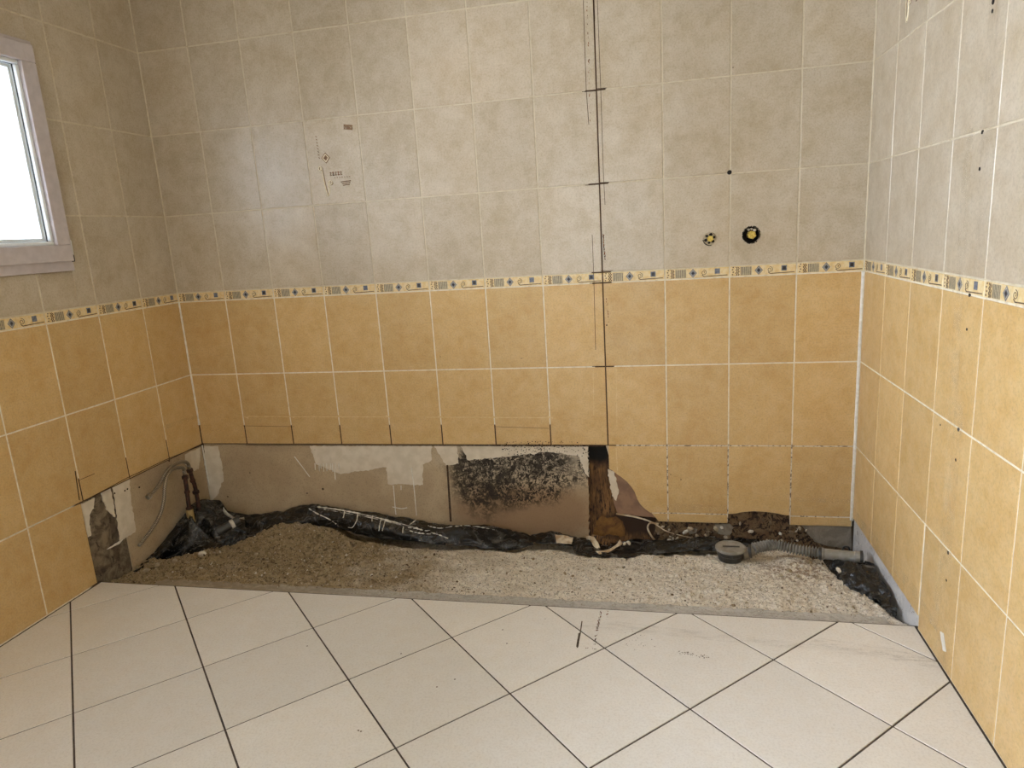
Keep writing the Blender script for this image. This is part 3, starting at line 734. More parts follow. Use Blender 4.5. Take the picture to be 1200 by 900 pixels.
# pale sealant line left by the old fitting
bm = bmesh.new(); strip(bm, FB, uvb((290, 488), (400, 488.5), (455, 488.5)), 0.003, -0.001, 0.0006); strip(bm, FB, uvb((500, 489), (560, 489), (646, 489.5)), 0.003, -0.001, 0.0006)
for q in ((288, 490), (342, 489.5), (399, 489), (455, 489), (517, 489.5), (580, 490), (645, 490)): strip(bm, FB, uvb((q[0]-3, q[1]-2), (q[0]+3, q[1])), 0.006, -0.001, 0.001)
strip(bm, FB, uvb((695, 432), (696, 487)), 0.002, -0.001, 0.0005); strip(bm, FB, uvb((722, 525), (724, 556)), 0.0035, -0.001, 0.0006); strip(bm, FB, uvb((722, 432), (723, 500)), 0.002, -0.001, 0.0005)
obj('sealant_residue', bm, 'old_sealant', wall_back)
def flat(fr, pts, mat, parent, name, lift=0.0006):
    b = bmesh.new(); f = b.faces.new([b.verts.new(fr(u, v, lift)) for u, v in pts]); f.normal_update()
    if f.normal.dot(fr(0, 0, 1)-fr(0, 0, 0)) < 0: f.normal_flip()
    return obj(name, b, mat, parent)
flat(FB, uvb((930, 583), (998, 585), (998, 590), (929, 588)), 'residue', wall_back, 'sealant_residue')
flat(FB, uvb((782, 590), (853, 592), (853, 600), (782, 598)), 'residue', wall_back, 'sealant_residue')
flat(FL, uvl_((190, 499), (236, 484), (236, 488), (190, 505)), 'residue', wall_left, 'sealant_residue')
bm = bmesh.new(); strip(bm, FL, uvl_((92, 563), (111, 555)), 0.002, -0.001, 0.0004); strip(bm, FL, uvl_((88, 552), (93, 586)), 0.0045, -0.001, 0.0004)
strip(bm, FL, uvl_((93, 590), (149, 560), (196, 538), (236, 522)), 0.003, -0.003, 0.0003); obj('saw_cuts_and_edge_shade', bm, 'dark_line', wall_left)  # last strip is painted shade along the tiles' lower edge
# right wall: residue bands, grime, screw holes
for px, mt in ((((1131, 150), (1141, 150), (1112, 640), (1098, 740), (1090, 730), (1102, 640)), 'residue'), (((1160, 0), (1172, 0), (1150, 330), (1140, 330)), 'grime'),
               (((1120, 470), (1131, 470), (1112, 690), (1100, 690)), 'residue'), (((1080, 700), (1100, 735), (1098, 742), (1078, 708)), 'residue'),
               (((1100, 735), (1106, 745), (1110, 790), (1104, 785)), 'grime'), (((1004, 600), (1075, 690), (1075, 705), (1003, 612)), 'residue')):
    flat(FR, uvr(*px), mt, wall_right, 'stain_band' if mt == 'grime' else 'sealant_residue', 0.0008)
bm = bmesh.new(); prism(bm, jag(uvr((1102, 740), (1106, 742), (1109, 764), (1105, 762)), .002, .008, 1), FR, -.0005, .001); obj('plaster_patch', bm, 'sealant', wall_right)
for q, r in (((1163, 13), 5), ((1164, 2), 7), ((1151, 155), 5), ((1148, 198), 5), ((1136, 346), 5), ((1133, 386), 4), ((1123, 503.5), 5.5), ((1120, 539), 4.5), ((1102, 498), 3), ((1111, 648), 5), ((1109, 680), 4)):
    bm = bmesh.new(); lathe(bm, rw(*q, W-0.0001), (-1, 0, 0), [(r*.0010, -0.004), (r*.0010, 0.0003), (r*.0005, 0.0005)], 12, wob=0.25); obj('screw_hole', bm, 'black_void', wall_right)
for q, r in (((854.8, 202), .0085), ((859, 79), .002), ((786, 556), .002), ((798, 562), .0025), ((516, 418), .002), ((611, 420), .002), ((711, 381), .003)):
    bm = bmesh.new(); lathe(bm, bk(*q, 0.0), (0, -1, 0), [(r, -0.003), (r, 0.0006), (r*.6, 0.0008)], 14, wob=0.12); obj('screw_hole', bm, 'black_void', wall_back)

# ------------------------------------------------------------------ water outlets: holes bored through tile and board
HOLES = [(2.423, 1.203, 0.025), (2.578, 1.2085, 0.032)]
def bore(objs):
    b = bmesh.new()
    for x, z, r in HOLES: lathe(b, (x, 0.045, z), (0, -1, 0), [(r, 0), (r, 0.09)], 28, wob=0.10)
    me = bpy.data.meshes.new('cutter'); b.to_mesh(me); b.free(); c = bpy.data.objects.new('cutter', me); COL.objects.link(c)
    for o in objs:
        md = o.modifiers.new('b', 'BOOLEAN'); md.operation = 'DIFFERENCE'; md.object = c; md.solver = 'EXACT'
    dg = bpy.context.evaluated_depsgraph_get()
    new = [bpy.data.meshes.new_from_object(o.evaluated_get(dg)) for o in objs]
    for o, n in zip(objs, new): o.modifiers.clear(); o.data = n
    bpy.data.objects.remove(c)
bore([tiling_back, grout_back, board2])
for i, (x, z, r) in enumerate(HOLES):
    t = thing('water_outlet', ('left brass water outlet with plaster-filled collar in beige tile', 'right brass water outlet sunk in a bigger black hole in beige tile')[i], 'water outlet', (x, 0.02, z))
    b = bmesh.new()
    if i == 0:
        lathe(b, (x, 0.018, z), (0, -1, 0), [(r*1.0, 0), (r*1.0, 0.012), (r*0.96, 0.0165), (0.006, 0.0165)], 28, wob=0.1)
        obj('plaster_collar', b, 'stone', t)
        b = bmesh.new()
        for a in range(0, 6):
            an = a*1.05+0.3; s = 0.0045+0.003*random.random(); lathe(b, (x+math.cos(an)*.0160, 0.0005, z+math.sin(an)*.0160), (0, -1, 0), [(s, 0), (s*.7, .0016)], 7, wob=.4)
        for k in range(14):
            an = 3.3+k*.12; lathe(b, (x+math.cos(an)*.0265, 0.0, z+math.sin(an)*.0265), (0, -1, 0), [(.002, 0), (.0018, .0008)], 6)
        obj('chipped_rim', b, 'black_void', t)
    else:
        lathe(b, (x, 0.048, z), (0, -1, 0), [(r*1.05, 0), (r*1.05, 0.008)], 28); obj('cavity', b, 'black_void', t)
        b = bmesh.new()
        for k in range(40):
            an = k*6.283/40; s = .0012+.0022*random.random(); lathe(b, (x+math.cos(an)*(r+.0005), 0.0, z+math.sin(an)*(r+.0005)), (0, -1, 0), [(s, 0), (s*.8, .0008)], 6, wob=.4)
        obj('chipped_rim', b, 'black_void', t)
        b = bmesh.new()
        for an, s in ((0.9, .006), (1.5, .004), (2.0, .005)): lathe(b, (x+math.cos(an)*.022, .006, z+math.sin(an)*.022), (0, -1, 0), [(s, -.003), (s, 0), (s*.5, .004)], 8, wob=.5)
        obj('plaster_crumbs', b, 'plaster', t)
    b = bmesh.new(); R_ = (.0125, .0165)[i]
    lathe(b, (x, 0.04, z), (0, -1, 0), [(R_*.85, 0), (R_*.85, .046), (R_*.8, .048)], 24); obj('pipe_body', b, 'brass', t, smooth=False)
    b = bmesh.new(); lathe(b, (x, -0.008, z), (0, -1, 0), [(R_, 0), (R_, .012), (R_*.86, .015), (R_*.4, .015), (R_*.36, .0125)], 6); obj('hex_plug', b, 'brass', t)

# ------------------------------------------------------------------ windows
def ring(bm, y0, y1, z0, z1, w, x0, x1, wb=None):
    wb = wb or w
    box(bm, (x0, y1, z0), (x1, y0, z0+wb)); box(bm, (x0, y1, z1-w), (x1, y0, z1))
    box(bm, (x0, y0-w, z0+wb), (x1, y0, z1-w)); box(bm, (x0, y1, z0+wb), (x1, y1+w, z1-w))
def bevel(bm, w=0.003, seg=2): bmesh.ops.bevel(bm, geom=bm.edges[:], offset=w, segments=seg, affect='EDGES', profile=0.6)
def make_window(name, Y0, Y1, Z0, Z1):
    bm = bmesh.new(); ring(bm, Y0, Y1, Z0, Z1, 0.045, -0.05, 0.014); bevel(bm, 0.002)
    win = struct(name, bm, 'shaded_window_plastic')
    bm = bmesh.new(); ring(bm, Y0-0.012, Y1+0.012, Z0+0.036, Z1-0.016, 0.062, -0.035, 0.032); bevel(bm, 0.004, 3)
    sash = obj('sash', bm, 'shaded_window_plastic', win)
    bm = bmesh.new(); ring(bm, Y0-0.074, Y1+0.074, Z0+0.098, Z1-0.078, 0.014, -0.026, 0.018); bevel(bm, 0.005, 3)
    obj('glazing_bead', bm, 'bead_plastic', sash)
    bm = bmesh.new(); ring(bm, Y0-0.087, Y1+0.087, Z0+0.111, Z1-0.091, 0.002, 0.000, 0.005); obj('gasket', bm, 'gasket', sash)
    bm = bmesh.new(); ring(bm, Y0-0.09, Y1+0.09, Z0+0.114, Z1-0.094, 0.010, -0.024, -0.006); obj('spacer_bar', bm, 'bead_plastic', sash)
    bm = bmesh.new(); box(bm, (-0.015, Y1+0.08, Z0+0.10), (-0.011, Y0-0.08, Z1-0.08)); obj('pane', bm, 'glass', sash)
    bm = bmesh.new(); box(bm, (0.012, Y0-0.012, Z0+0.06), (0.026, Y0-0.003, Z0+0.115)); bevel(bm, 0.002)
    lathe(bm, (0.022, Y0-0.008, Z0+0.034), (0, 0, 1), [(0.005, 0), (0.006, 0.003), (0.006, 0.022), (0.004, 0.026)], 12, mat=1)
    obj('hinge', bm, ['bead_plastic', 'gasket'], win)
    bm = bmesh.new(); box(bm, (0.012, Y0-0.011, Z1-0.085), (0.022, Y0-0.003, Z1-0.035)); bevel(bm, 0.002)
    obj('hinge', bm, 'gasket', win)
make_window('window_1', WIN_Y0, WIN_Y1, WIN_Z0, WIN_Z1)
make_window('added_window_2', W2_Y0, W2_Y1, W2_Z0, W2_Z1)  # unseen window, added for more side light

# ------------------------------------------------------------------ floor tiling, laid diagonally
fa, s0, F0 = 0.7799, 0.2803*1.25, Vector((0.0477*1.25, -0.7575*1.25))
bm, lay = newbm(); fu = Vector((math.cos(fa), math.sin(fa))); fv = Vector((math.sin(fa), -math.cos(fa)))
tip = {(1, 0), (2, 1), (3, 2), (4, 3), (5, 4)}
for i in range(-12, 14):
    for j in range(-12, 16):
        g = 0.0026/s0
        p = [tuple(F0+fu*s0*(i+a)+fv*s0*(j+b)) for a, b in ((g, g), (1-g, g), (1-g, 1-g), (g, 1-g))]
        p = clip(p, 1, 0, -0.004); p = clip(p, -1, 0, W-0.004) if p else p
        p = clip(p, 0, -1, YT) if p else p; p = clip(p, 0, 1, -REAR) if p else p
        if len(p) > 2 and area2(p) > 1e-4: tile(bm, p, FF, 0.01, 0, lay, 0.001)
bmf = bmesh.new(); box(bmf, (-0.02, REAR, -0.10), (W+0.02, YT+0.006, -0.0022))
floor = struct('floor', bmf, 'floor_grout'); obj('floor_tiling', bm, 'floor_tile', floor)
# skirting joint line along both side walls is the same dark grout; stains on the tiles
bm = bmesh.new()
def fstrip(px, w_): strip(bm, FF, [(fl(*q).x, fl(*q).y) for q in px], w_, 0.0, 0.0005)
fstrip(((682, 728), (680, 742), (676.5, 759)), 0.004); fstrip(((679, 742), (676.5, 758)), 0.007)
obj('scuff_marks', bm, 'scuff', floor)
bm = bmesh.new()
def flecks(u0, v0, u1, v1, n, sp, smax=0.003):
    for i in range(n):
        t = random.random(); p = fl(u0+(u1-u0)*t+random.uniform(-sp, sp), v0+(v1-v0)*t+random.uniform(-sp, sp)*.6, 0.0004); s = random.uniform(0.0008, smax)
        bm.faces.new([bm.verts.new(p+Vector((math.cos(j)*s*random.uniform(.6, 1.3), math.sin(j)*s*random.uniform(.6, 1.6), 0))) for j in (0, 1.2, 2.5, 3.7, 5)])
flecks(704, 716, 697, 755, 55, 1.2); flecks(712, 716, 711, 723, 10, 1); flecks(686, 759, 700, 761, 8, 1)
bmesh.ops.solidify(bm, geom=bm.faces[:], thickness=0.0003); obj('rust_flecks', bm, 'rust', floor)
bm = bmesh.new(); flecks(730, 745, 760, 755, 26, 14, .0018); flecks(795, 764, 830, 770, 40, 3, .0025); flecks(600, 700, 640, 760, 8, 30, .002)
for q in ((463, 692), (470, 766), (533, 796), (594, 754), (589, 738), (360, 757), (420, 856), (423, 857), (512, 805)): p = fl(*q, .0004); bm.faces.new([bm.verts.new(p+Vector((math.cos(j)*.003, math.sin(j)*.003, 0))) for j in (0, 1.2, 2.5, 3.7, 5)])
bmesh.ops.solidify(bm, geom=bm.faces[:], thickness=0.0003); obj('dirt_specks', bm, 'scuff', floor)['kind'] = 'stuff'
for px in (((670, 735), (730, 740), (1010, 768), (1105, 785), (1100, 772), (950, 755), (720, 728)), ((940, 755), (1030, 765), (1105, 784), (1108, 778), (1040, 758), (960, 748))):
    flat(FF, [(fl(*q).x, fl(*q).y) for q in px], 'floor_grime', floor, 'dust_stain', 0.0006)

# mortar ledge at the trench edge
def gridsurf(bm, x0, x1, y0, y1, nx, ny, h):
    vs = [[bm.verts.new((x0+(x1-x0)*i/nx, y0+(y1-y0)*j/ny, h(x0+(x1-x0)*i/nx, y0+(y1-y0)*j/ny))) for j in range(ny+1)] for i in range(nx+1)]
    for i in range(nx):
        for j in range(ny): bm.faces.new((vs[i][j], vs[i+1][j], vs[i+1][j+1], vs[i][j+1])).smooth = True
    # skirt down to give the ground a body
    def wallstrip(a, b):
        lo = [bm.verts.new((v.co.x, v.co.y, -0.28)) for v in a]
        for k in range(len(a)-1): bm.faces.new((a[k], a[k+1], lo[k+1], lo[k]))
    wallstrip([vs[i][0] for i in range(nx+1)], 0); wallstrip([vs[i][ny] for i in range(nx+1)], 0)
    wallstrip([vs[0][j] for j in range(ny+1)], 0); wallstrip([vs[nx][j] for j in range(ny+1)], 0)
    bmesh.ops.recalc_face_normals(bm, faces=bm.faces)
def sst(a, b, x): t = max(0, min(1, (x-a)/(b-a))); return t*t*(3-2*t)
YB = [(0, -.1), (.62, -.06), (.86, -.17), (1.1, -.215), (1.3, -.226), (1.43, -.2), (1.6, -.22), (1.77, -.17), (1.92, -.25), (2.03, -.235), (2.3, -.18), (2.4, -.18), (2.5, -.13), (2.6, -.09), (3.1, -.05)]
def soil_h(x, y):
    P = Vector((x, y, 0))
    h = -0.035+(-0.030)*sst(-0.60, -0.15, y)
    h += 0.060*math.exp(-((x-0.50)/0.22)**2-((y+0.13)/0.13)**2)
    h += 0.022*math.exp(-((x-2.74)/0.10)**2-((y+0.27)/0.08)**2)
    h += 0.012*math.exp(-((x-2.40)/0.08)**2-((y+0.24)/0.05)**2)
    # the hole in the left corner
    d = -0.64*x+0.77*(y+0.47)
    h -= 0.12*sst(-0.03, 0.05, d)
    yb = YB[0][1]
    for (xa, ya), (xb, yb_) in zip(YB[:-1], YB[1:]):
        if xa <= x <= xb: yb = ya+(yb_-ya)*(x-xa)/(xb-xa)
    h -= 0.07*sst(yb-0.01, yb+0.05, y)*sst(0.62, 0.8, x)
    # the hollow by the right wall
    d2 = (x-2.80)-(-y-0.18)*0.36
    h -= 0.05*sst(-0.01, 0.05, d2)*sst(-0.72, -0.62, y)
    lf_ = sst(1.5, 0.9, x) if x > 0.9 else 1.0
    h += lf_*(0.007*fbm(P+Vector((2, 7, 1)), 3, 17)+0.008*max(0, ridged(P+Vector((1, 1, 4)), 2, 24)-.2)-.004)
    h += 0.010*fbm(P, 3, 9)+0.007*fbm(P+Vector((5, 1, 0)), 4, 42)+0.004*max(0, ridged(P, 3, 60)-.6)
    t = sst(-0.655, -0.625, y+0.012*fbm(P, 3, 14)-0.0)
    led = -0.010-0.012*sst(-0.735, -0.66, y)+0.0015*fbm(P, 3, 60)
    lx = sst(0.12, 0.3, x)*sst(2.97, 2.9, x)
    t = 1-(1-t)*lx
    return led*(1-t)+h*t
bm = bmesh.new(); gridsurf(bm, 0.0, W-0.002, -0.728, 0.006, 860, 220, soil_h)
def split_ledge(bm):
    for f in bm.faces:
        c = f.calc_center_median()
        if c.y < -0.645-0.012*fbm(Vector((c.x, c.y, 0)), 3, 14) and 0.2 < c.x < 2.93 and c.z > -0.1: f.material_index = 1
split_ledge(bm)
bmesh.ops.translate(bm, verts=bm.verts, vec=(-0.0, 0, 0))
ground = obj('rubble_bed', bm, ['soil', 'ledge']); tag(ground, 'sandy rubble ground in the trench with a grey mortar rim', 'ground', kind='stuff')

# scattered grit
def lump(bm, p, s, mi=0, sub=1, sq=(1, 1, 1)):
    mt = Matrix.Translation(p) @ Matrix.Rotation(random.random()*6.28, 4, Vector((random.uniform(-1, 1), random.uniform(-1, 1), 1))) @ Matrix.Diagonal((s*random.uniform(.8, 1.7)*sq[0], s*random.uniform(.7, 1.2)*sq[1], s*random.uniform(.45, .9)*sq[2], 1))
    r = bmesh.ops.create_icosphere(bm, subdivisions=sub, radius=1, matrix=mt)
    for v in r['verts']:
        v.co += (v.co-p)*0.35*noise.noise(v.co*180)
        for f in v.link_faces: f.material_index = mi
bm = bmesh.new()
for i in range(2600):
    x = random.uniform(0.03, W-0.03); y = random.uniform(-0.68, -0.10)
    if -0.64*x+0.77*(y+0.47) > 0.0: continue
    s = random.choice((.0012, .0018, .0018, .0026, .0036, .005)) * random.uniform(.7, 1.2)
    if y < -0.63: s *= 0.5
    left = x < 1.2+random.uniform(-.4, .4)
    lump(bm, Vector((x, y, soil_h(x, y)+s*.3)), s, random.choice((2, 2, 2, 0, 1)) if left else random.choice((0, 0, 1, 1, 2)))
tag(obj('grit', bm, ['stone', 'white_stone', 'dark_stone']), 'fine grit and stone chips scattered over the rubble bed', 'grit', kind='stuff')

bm = bmesh.new()
for i in range(900):
    x = random.uniform(0.05, 1.5); y = random.uniform(-0.66, -0.12)
    if -0.64*x+0.77*(y+0.47) > -0.01 or random.random() < (x-0.9): continue
    s_ = random.uniform(.004, .011)*(0.6 if y < -.6 else 1)
    lump(bm, Vector((x, y, soil_h(x, y)-s_*.1)), s_, 0, 1)
tag(obj('soil_clods', bm, 'soil'), 'brown earthy clods on the left half of the rubble bed', 'soil', kind='stuff')

# individual chunks
def chunk(u, v, s, mat, label, group=None, z=-0.05):
    p = fl(u, v, z)
    for _ in range(4): p = fl(u, v, soil_h(p.x, p.y)+s*.5)
    b = bmesh.new(); mt = Matrix.Rotation(random.random()*6.28, 4, Vector((random.uniform(-1, 1), random.uniform(-1, 1), 1))) @ Matrix.Diagonal((s*random.uniform(1, 1.6), s*random.uniform(.8, 1.1), s*random.uniform(.6, .9), 1))
    bmesh.ops.create_icosphere(b, subdivisions=2, radius=1, matrix=mt)
    sd = Vector((u, v, 0))
    for q in b.verts: q.co += q.co*0.5*noise.noise(q.co/s*1.3+sd)
    o = obj('rubble_chunk', b, mat); o.location = p; tag(o, label, 'stone', group); return o
chunk(237, 649, .014, 'white_stone', 'largest white mortar lump at the edge of the dark corner hole')
chunk(247, 643, .010, 'white_stone', 'white mortar lump on the hole edge, middle one of three')
chunk(254, 640, .008, 'white_stone', 'smallest white mortar lump on the hole edge, right of the other two')
chunk(466, 630, .009, 'hardboard', 'small brick-red chip lying below the striped plastic')
chunk(889, 683, .007, 'white_stone', 'small pale chip on the sand in front of the corrugated hose')
for u, v, s in ((185, 662, .012), (172, 668, .010), (205, 658, .012), (220, 660, .008), (300, 650, .008), (350, 648, .006), (412, 637, .008), (345, 665, .006), (356, 662, .005), (378, 638, .006), (540, 660, .006), (490, 662, .006), (424, 660, .006), (280, 668, .006), (268, 652, .007), (313, 655, .006), (392, 680, .006), (570, 668, .005)):
    chunk(u, v, s, random.choice(('stone', 'dark_stone', 'stone')), 'small rough stone on the brown left half of the rubble', 'stones on the left half of the rubble')
for u, v, s in ((625, 655, .006), (662, 672, .007), (671, 675, .006), (775, 652, .008), (760, 668, .005), (705, 690, .004), (845, 690, .006), (925, 668, .010), (940, 664, .009), (915, 675, .008), (935, 675, .008), (950, 660, .008), (832, 652, .010), (838, 658, .008), (860, 710, .006), (950, 715, .006), (985, 700, .005), (1000, 712, .005), (820, 700, .005), (730, 665, .005)):
    chunk(u, v, s, random.choice(('stone', 'white_stone', 'stone', 'soil')), 'small rough stone on the pale right half of the sand', 'stones on the right half of the rubble')

# ------------------------------------------------------------------ black plastic sheeting
S1 = sheet('plastic_sheet', [
    [bk(240, 583, -.006), bk(262, 597, -.006), bk(290, 603, -.006), bk(330, 598, -.006), bk(368, 591, -.006), bk(420, 599, -.006), bk(470, 608, -.006), bk(520, 614, -.006)],
    [bk(236, 600, -.05), bk(262, 608, -.04), bk(290, 610, -.05), bk(330, 602, -.05), bk(378, 595, -.06), bk(425, 603, -.06), bk(475, 612, -.06), bk(520, 618, -.05)],
    [bk(245, 622, -.14), bk(270, 622, -.12), bk(300, 618, -.10), bk(335, 609, -.10), bk(385, 606, -.10), bk(430, 616, -.13), bk(478, 623, -.14), bk(522, 628, -.12)],
    [bk(255, 640, -.20), bk(275, 634, -.18), bk(303, 628, -.16), bk(335, 616, -.12), bk(390, 618, -.10), bk(432, 629, -.13), bk(478, 634, -.16), bk(522, 638, -.16)]],
    200, 34, 0.009, 11, 'plastic', seed=1)
tag(S1, 'long black plastic sheet folded along the foot of the back wall, streaked white', 'plastic sheet')
# white plaster smeared along its fold and dripping over it
from mathutils.bvhtree import BVHTree
def onto(o, pts):
    bv = BVHTree.FromPolygons([v.co for v in o.data.vertices], [p.vertices[:] for p in o.data.polygons]); out = []
    for q in pts:
        h = bv.ray_cast(CAM, ray(*q).normalized())[0]
        if h: out.append(h)
    return out
def dense(pts, n): return [tuple(p)[:2] for p in catmull([(x, y, 0) for x, y in pts], n)]
def smear(bm, o, pts, r, n=40, var=0.6):
    P = onto(o, dense(pts, n))
    if len(P) > 2: tube(bm, P, r, 6, len(P)*2, rf=lambda t, L: r*(1-var+var*2*max(0, .35+noise.noise(Vector((L*70, r*999, 0))))))
bm = bmesh.new()
smear(bm, S1, ((372, 594), (400, 598), (430, 604), (455, 610), (478, 616), (492, 620)), .0035, 70)
smear(bm, S1, ((380, 597), (410, 602), (440, 608), (470, 615)), .0016, 50, .9)
for pts in (((419, 602), (418, 610), (413, 618), (408, 618)), ((404, 598), (403, 604), (402, 607)), ((447, 607), (445, 615), (444, 622)), ((452, 608), (450, 615), (448, 622)), ((437, 604), (436, 608), (436, 611)), ((473, 617), (472, 621), (472, 625)), ((488, 609), (484, 612), (480, 615))): smear(bm, S1, pts, .0022, 14, .3)
for pts in (((362, 596), (372, 602), (385, 608), (394, 614)), ((478, 618), (490, 620), (500, 622), (512, 620)), ((480, 622), (492, 625), (505, 626))): smear(bm, S1, pts, .003, 20, 1.0)
obj('plaster_drips', bm, 'sealant', S1)
S2 = sheet('plastic_sheet', [
    [bk(500, 613, -.02), bk(540, 614, -.03), bk(575, 617, -.03), bk(600, 621, -.04), bk(625, 629, -.07)],
    [bk(492, 620, -.08), bk(530, 617, -.10), bk(570, 621, -.10), bk(602, 626, -.10), bk(627, 632, -.10)],
    [bk(505, 632, -.15), bk(535, 630, -.16), bk(572, 634, -.17), bk(603, 636, -.16), bk(626, 635, -.14)],
    [bk(515, 636, -.17), bk(545, 640, -.19), bk(575, 644, -.20), bk(597, 645, -.20), bk(622, 638, -.17)]],
    110, 26, 0.010, 13, 'plastic', seed=4)
bm = bmesh.new()
for pts in (((500, 616), (515, 619), (530, 617)), ((533, 617), (548, 616), (570, 619), (580, 621)), ((505, 624), (515, 627), (525, 631))): smear(bm, S2, pts, .0022, 24, 1.0)
obj('plaster_drips', bm, 'sealant', S2)
tag(S2, 'shiny crumpled black plastic under the mould patch, end of the long roll', 'plastic sheet')
S3 = sheet('plastic_sheet', [
    [bk(622, 626, .0), bk(650, 624, .0), bk(668, 628, .0), bk(684, 632, .0)],
    [bk(624, 632, -.05), bk(648, 629, -.06), bk(668, 633, -.06), bk(684, 637, -.06)],
    [bk(628, 637, -.10), bk(650, 637, -.10), bk(668, 640, -.10), bk(684, 643, -.10)]], 60, 20, 0.006, 18, 'plastic', seed=8)
tag(S3, 'short black plastic scrap against the board left of the rotten hole', 'plastic sheet')
S4 = sheet('plastic_sheet', [
    [bk(670, 633, -.04), bk(684, 630, -.05), bk(715, 636, -.05), bk(745, 632, -.02), bk(780, 632, -.02), bk(815, 630, -.02), bk(850, 631, -.02), bk(890, 630, -.01)],
    [bk(671, 640, -.10), bk(690, 636, -.10), bk(715, 640, -.11), bk(745, 637, -.09), bk(780, 636, -.09), bk(815, 634, -.08), bk(850, 634, -.07), bk(890, 634, -.06)],
    [bk(672, 645, -.15), bk(690, 646, -.18), bk(715, 648, -.19), bk(745, 649, -.18), bk(780, 645, -.15), bk(815, 641, -.12), bk(850, 639, -.10), bk(890, 639, -.09)],
    [bk(673, 646, -.17), bk(692, 652, -.22), bk(718, 653, -.22), bk(745, 653, -.21), bk(780, 648, -.17), bk(815, 645, -.14), bk(850, 644, -.12), bk(890, 643, -.11)]],
    170, 26, 0.009, 14, 'plastic', seed=11)
tag(S4, 'black plastic strip running from the rotten hole to the floor drain', 'plastic sheet')
# the corner heap
S5 = sheet('plastic_sheet', [
    [lf(225, 592, .02), bk(240, 581, -.01), bk(262, 596, -.02), bk(285, 607, -.03)],
    [lf(221, 605, .06), bk(237, 590, -.10), bk(262, 602, -.10), bk(288, 614, -.09)],
    [lf(214, 620, .10), bk(232, 610, -.19), bk(258, 618, -.18), bk(290, 624, -.15)],
    [lf(200, 640, .08), bk(225, 640, -.26), bk(250, 642, -.24), bk(285, 640, -.19)]],
    90, 60, 0.016, 9, 'plastic', seed=21)
tag(S5, 'heap of black plastic bag stuffed in the left corner around the pipes', 'plastic sheet')
S7 = sheet('plastic_sheet', [
    [lf(216, 600, .004), lf(200, 624, .004), lf(182, 645, .004), lf(166, 660, .004), lf(156, 670, .004)],
    [lf(224, 606, .06), lf(205, 634, .05), lf(188, 650, .04), lf(170, 664, .03), lf(158, 671, .02)],
    [bk(238, 622, -.24), bk(222, 640, -.31), fl(203, 652, -.07), fl(182, 660, -.06), fl(165, 671, -.05)],
    [bk(262, 640, -.26), fl(240, 652, -.07), fl(212, 658, -.06), fl(190, 664, -.06), fl(170, 674, -.05)]],
    70, 50, 0.007, 14, 'plastic', seed=41)
tag(S7, 'black plastic lining the dark hollow along the foot of the left wall', 'plastic sheet')
S6 = sheet('plastic_sheet', [
    [fl(963, 655, -.055), fl(985, 650, -.02), fl(1008, 655, -.01), fl(1018, 662, .0)],
    [fl(972, 668, -.055), fl(995, 665, -.015), fl(1015, 668, -.01), fl(1028, 672, .0)],
    [fl(985, 684, -.055), fl(1003, 682, -.02), fl(1022, 684, -.015), fl(1038, 688, .0)],
    [fl(1005, 698, -.055), fl(1020, 697, -.025), fl(1032, 699, -.02), fl(1042, 700, -.01)],
    [fl(1025, 708, -.055), fl(1036, 710, -.035), fl(1043, 712, -.03), fl(1048, 714, -.03)],
    [fl(1040, 722, -.055), fl(1046, 724, -.04), fl(1050, 723, -.04), fl(1053, 722, -.04)]],
    90, 70, 0.020, 14, 'plastic', seed=31)
tag(S6, 'crumpled black plastic in the right corner below the grey waste pipe', 'plastic sheet')
# pale strip of tape on the heap and torn paper
o = sheet('tape_strip', [[bk(262, 594, -.14), bk(266, 600, -.14), bk(275, 606, -.13), bk(286, 609, -.12)], [bk(261, 598, -.14), bk(264, 603, -.14), bk(274, 608, -.13), bk(286, 606, -.12)]], 24, 5, .002, 20, 'label_white', seed=3)
tag(o, 'white strip of tape lying on the black plastic heap', 'tape')
o = sheet('paper_scrap', [
    [bk(686, 629, -.06), bk(692, 640, -.09), bk(697, 650, -.13)],
    [bk(691, 628, -.08), bk(696, 640, -.12), bk(700, 653, -.17)],
    [bk(697, 630, -.09), bk(703, 641, -.13), bk(706, 654, -.19)]], 24, 12, .0035, 24, 'paper', seed=5)
tag(o, 'torn cream paper flap hanging out of the rotten hole', 'paper')
o = sheet('paper_scrap', [
    [bk(698, 646, -.19), bk(712, 644, -.17), bk(722, 638, -.14), bk(726, 632, -.10)],
    [bk(702, 650, -.20), bk(714, 647, -.18), bk(725, 640, -.15), bk(730, 637, -.12)]], 30, 6, .003, 30, 'paper', seed=6)
tag(o, 'curled strip of brown-edged paper on the plastic beside the hole', 'paper')
o = sheet('paper_scrap', [
    [bk(650, 626, -.05), bk(662, 628, -.07), bk(672, 630, -.08)],
    [bk(652, 636, -.10), bk(662, 637, -.11), bk(670, 638, -.12)]], 20, 10, .005, 30, 'paper', seed=9)
tag(o, 'crumpled pale paper left of the torn cream flap', 'paper')
for u, v, s, n in ((737, 636, .009, 'white lump on the plastic right of the torn paper'), (732, 637, .006, 'small white crumb on the plastic right of the torn paper'), (983, 668, .008, 'white plaster crumb on the right corner plastic')):
    b = bmesh.new(); p = bk(u, v, -.19) if u < 900 else fl(u, v, .0); lump(b, Vector((0, 0, 0)), s, 0, 2); o = obj('plaster_crumb', b, 'white_stone'); o.location = p; tag(o, n, 'plaster')
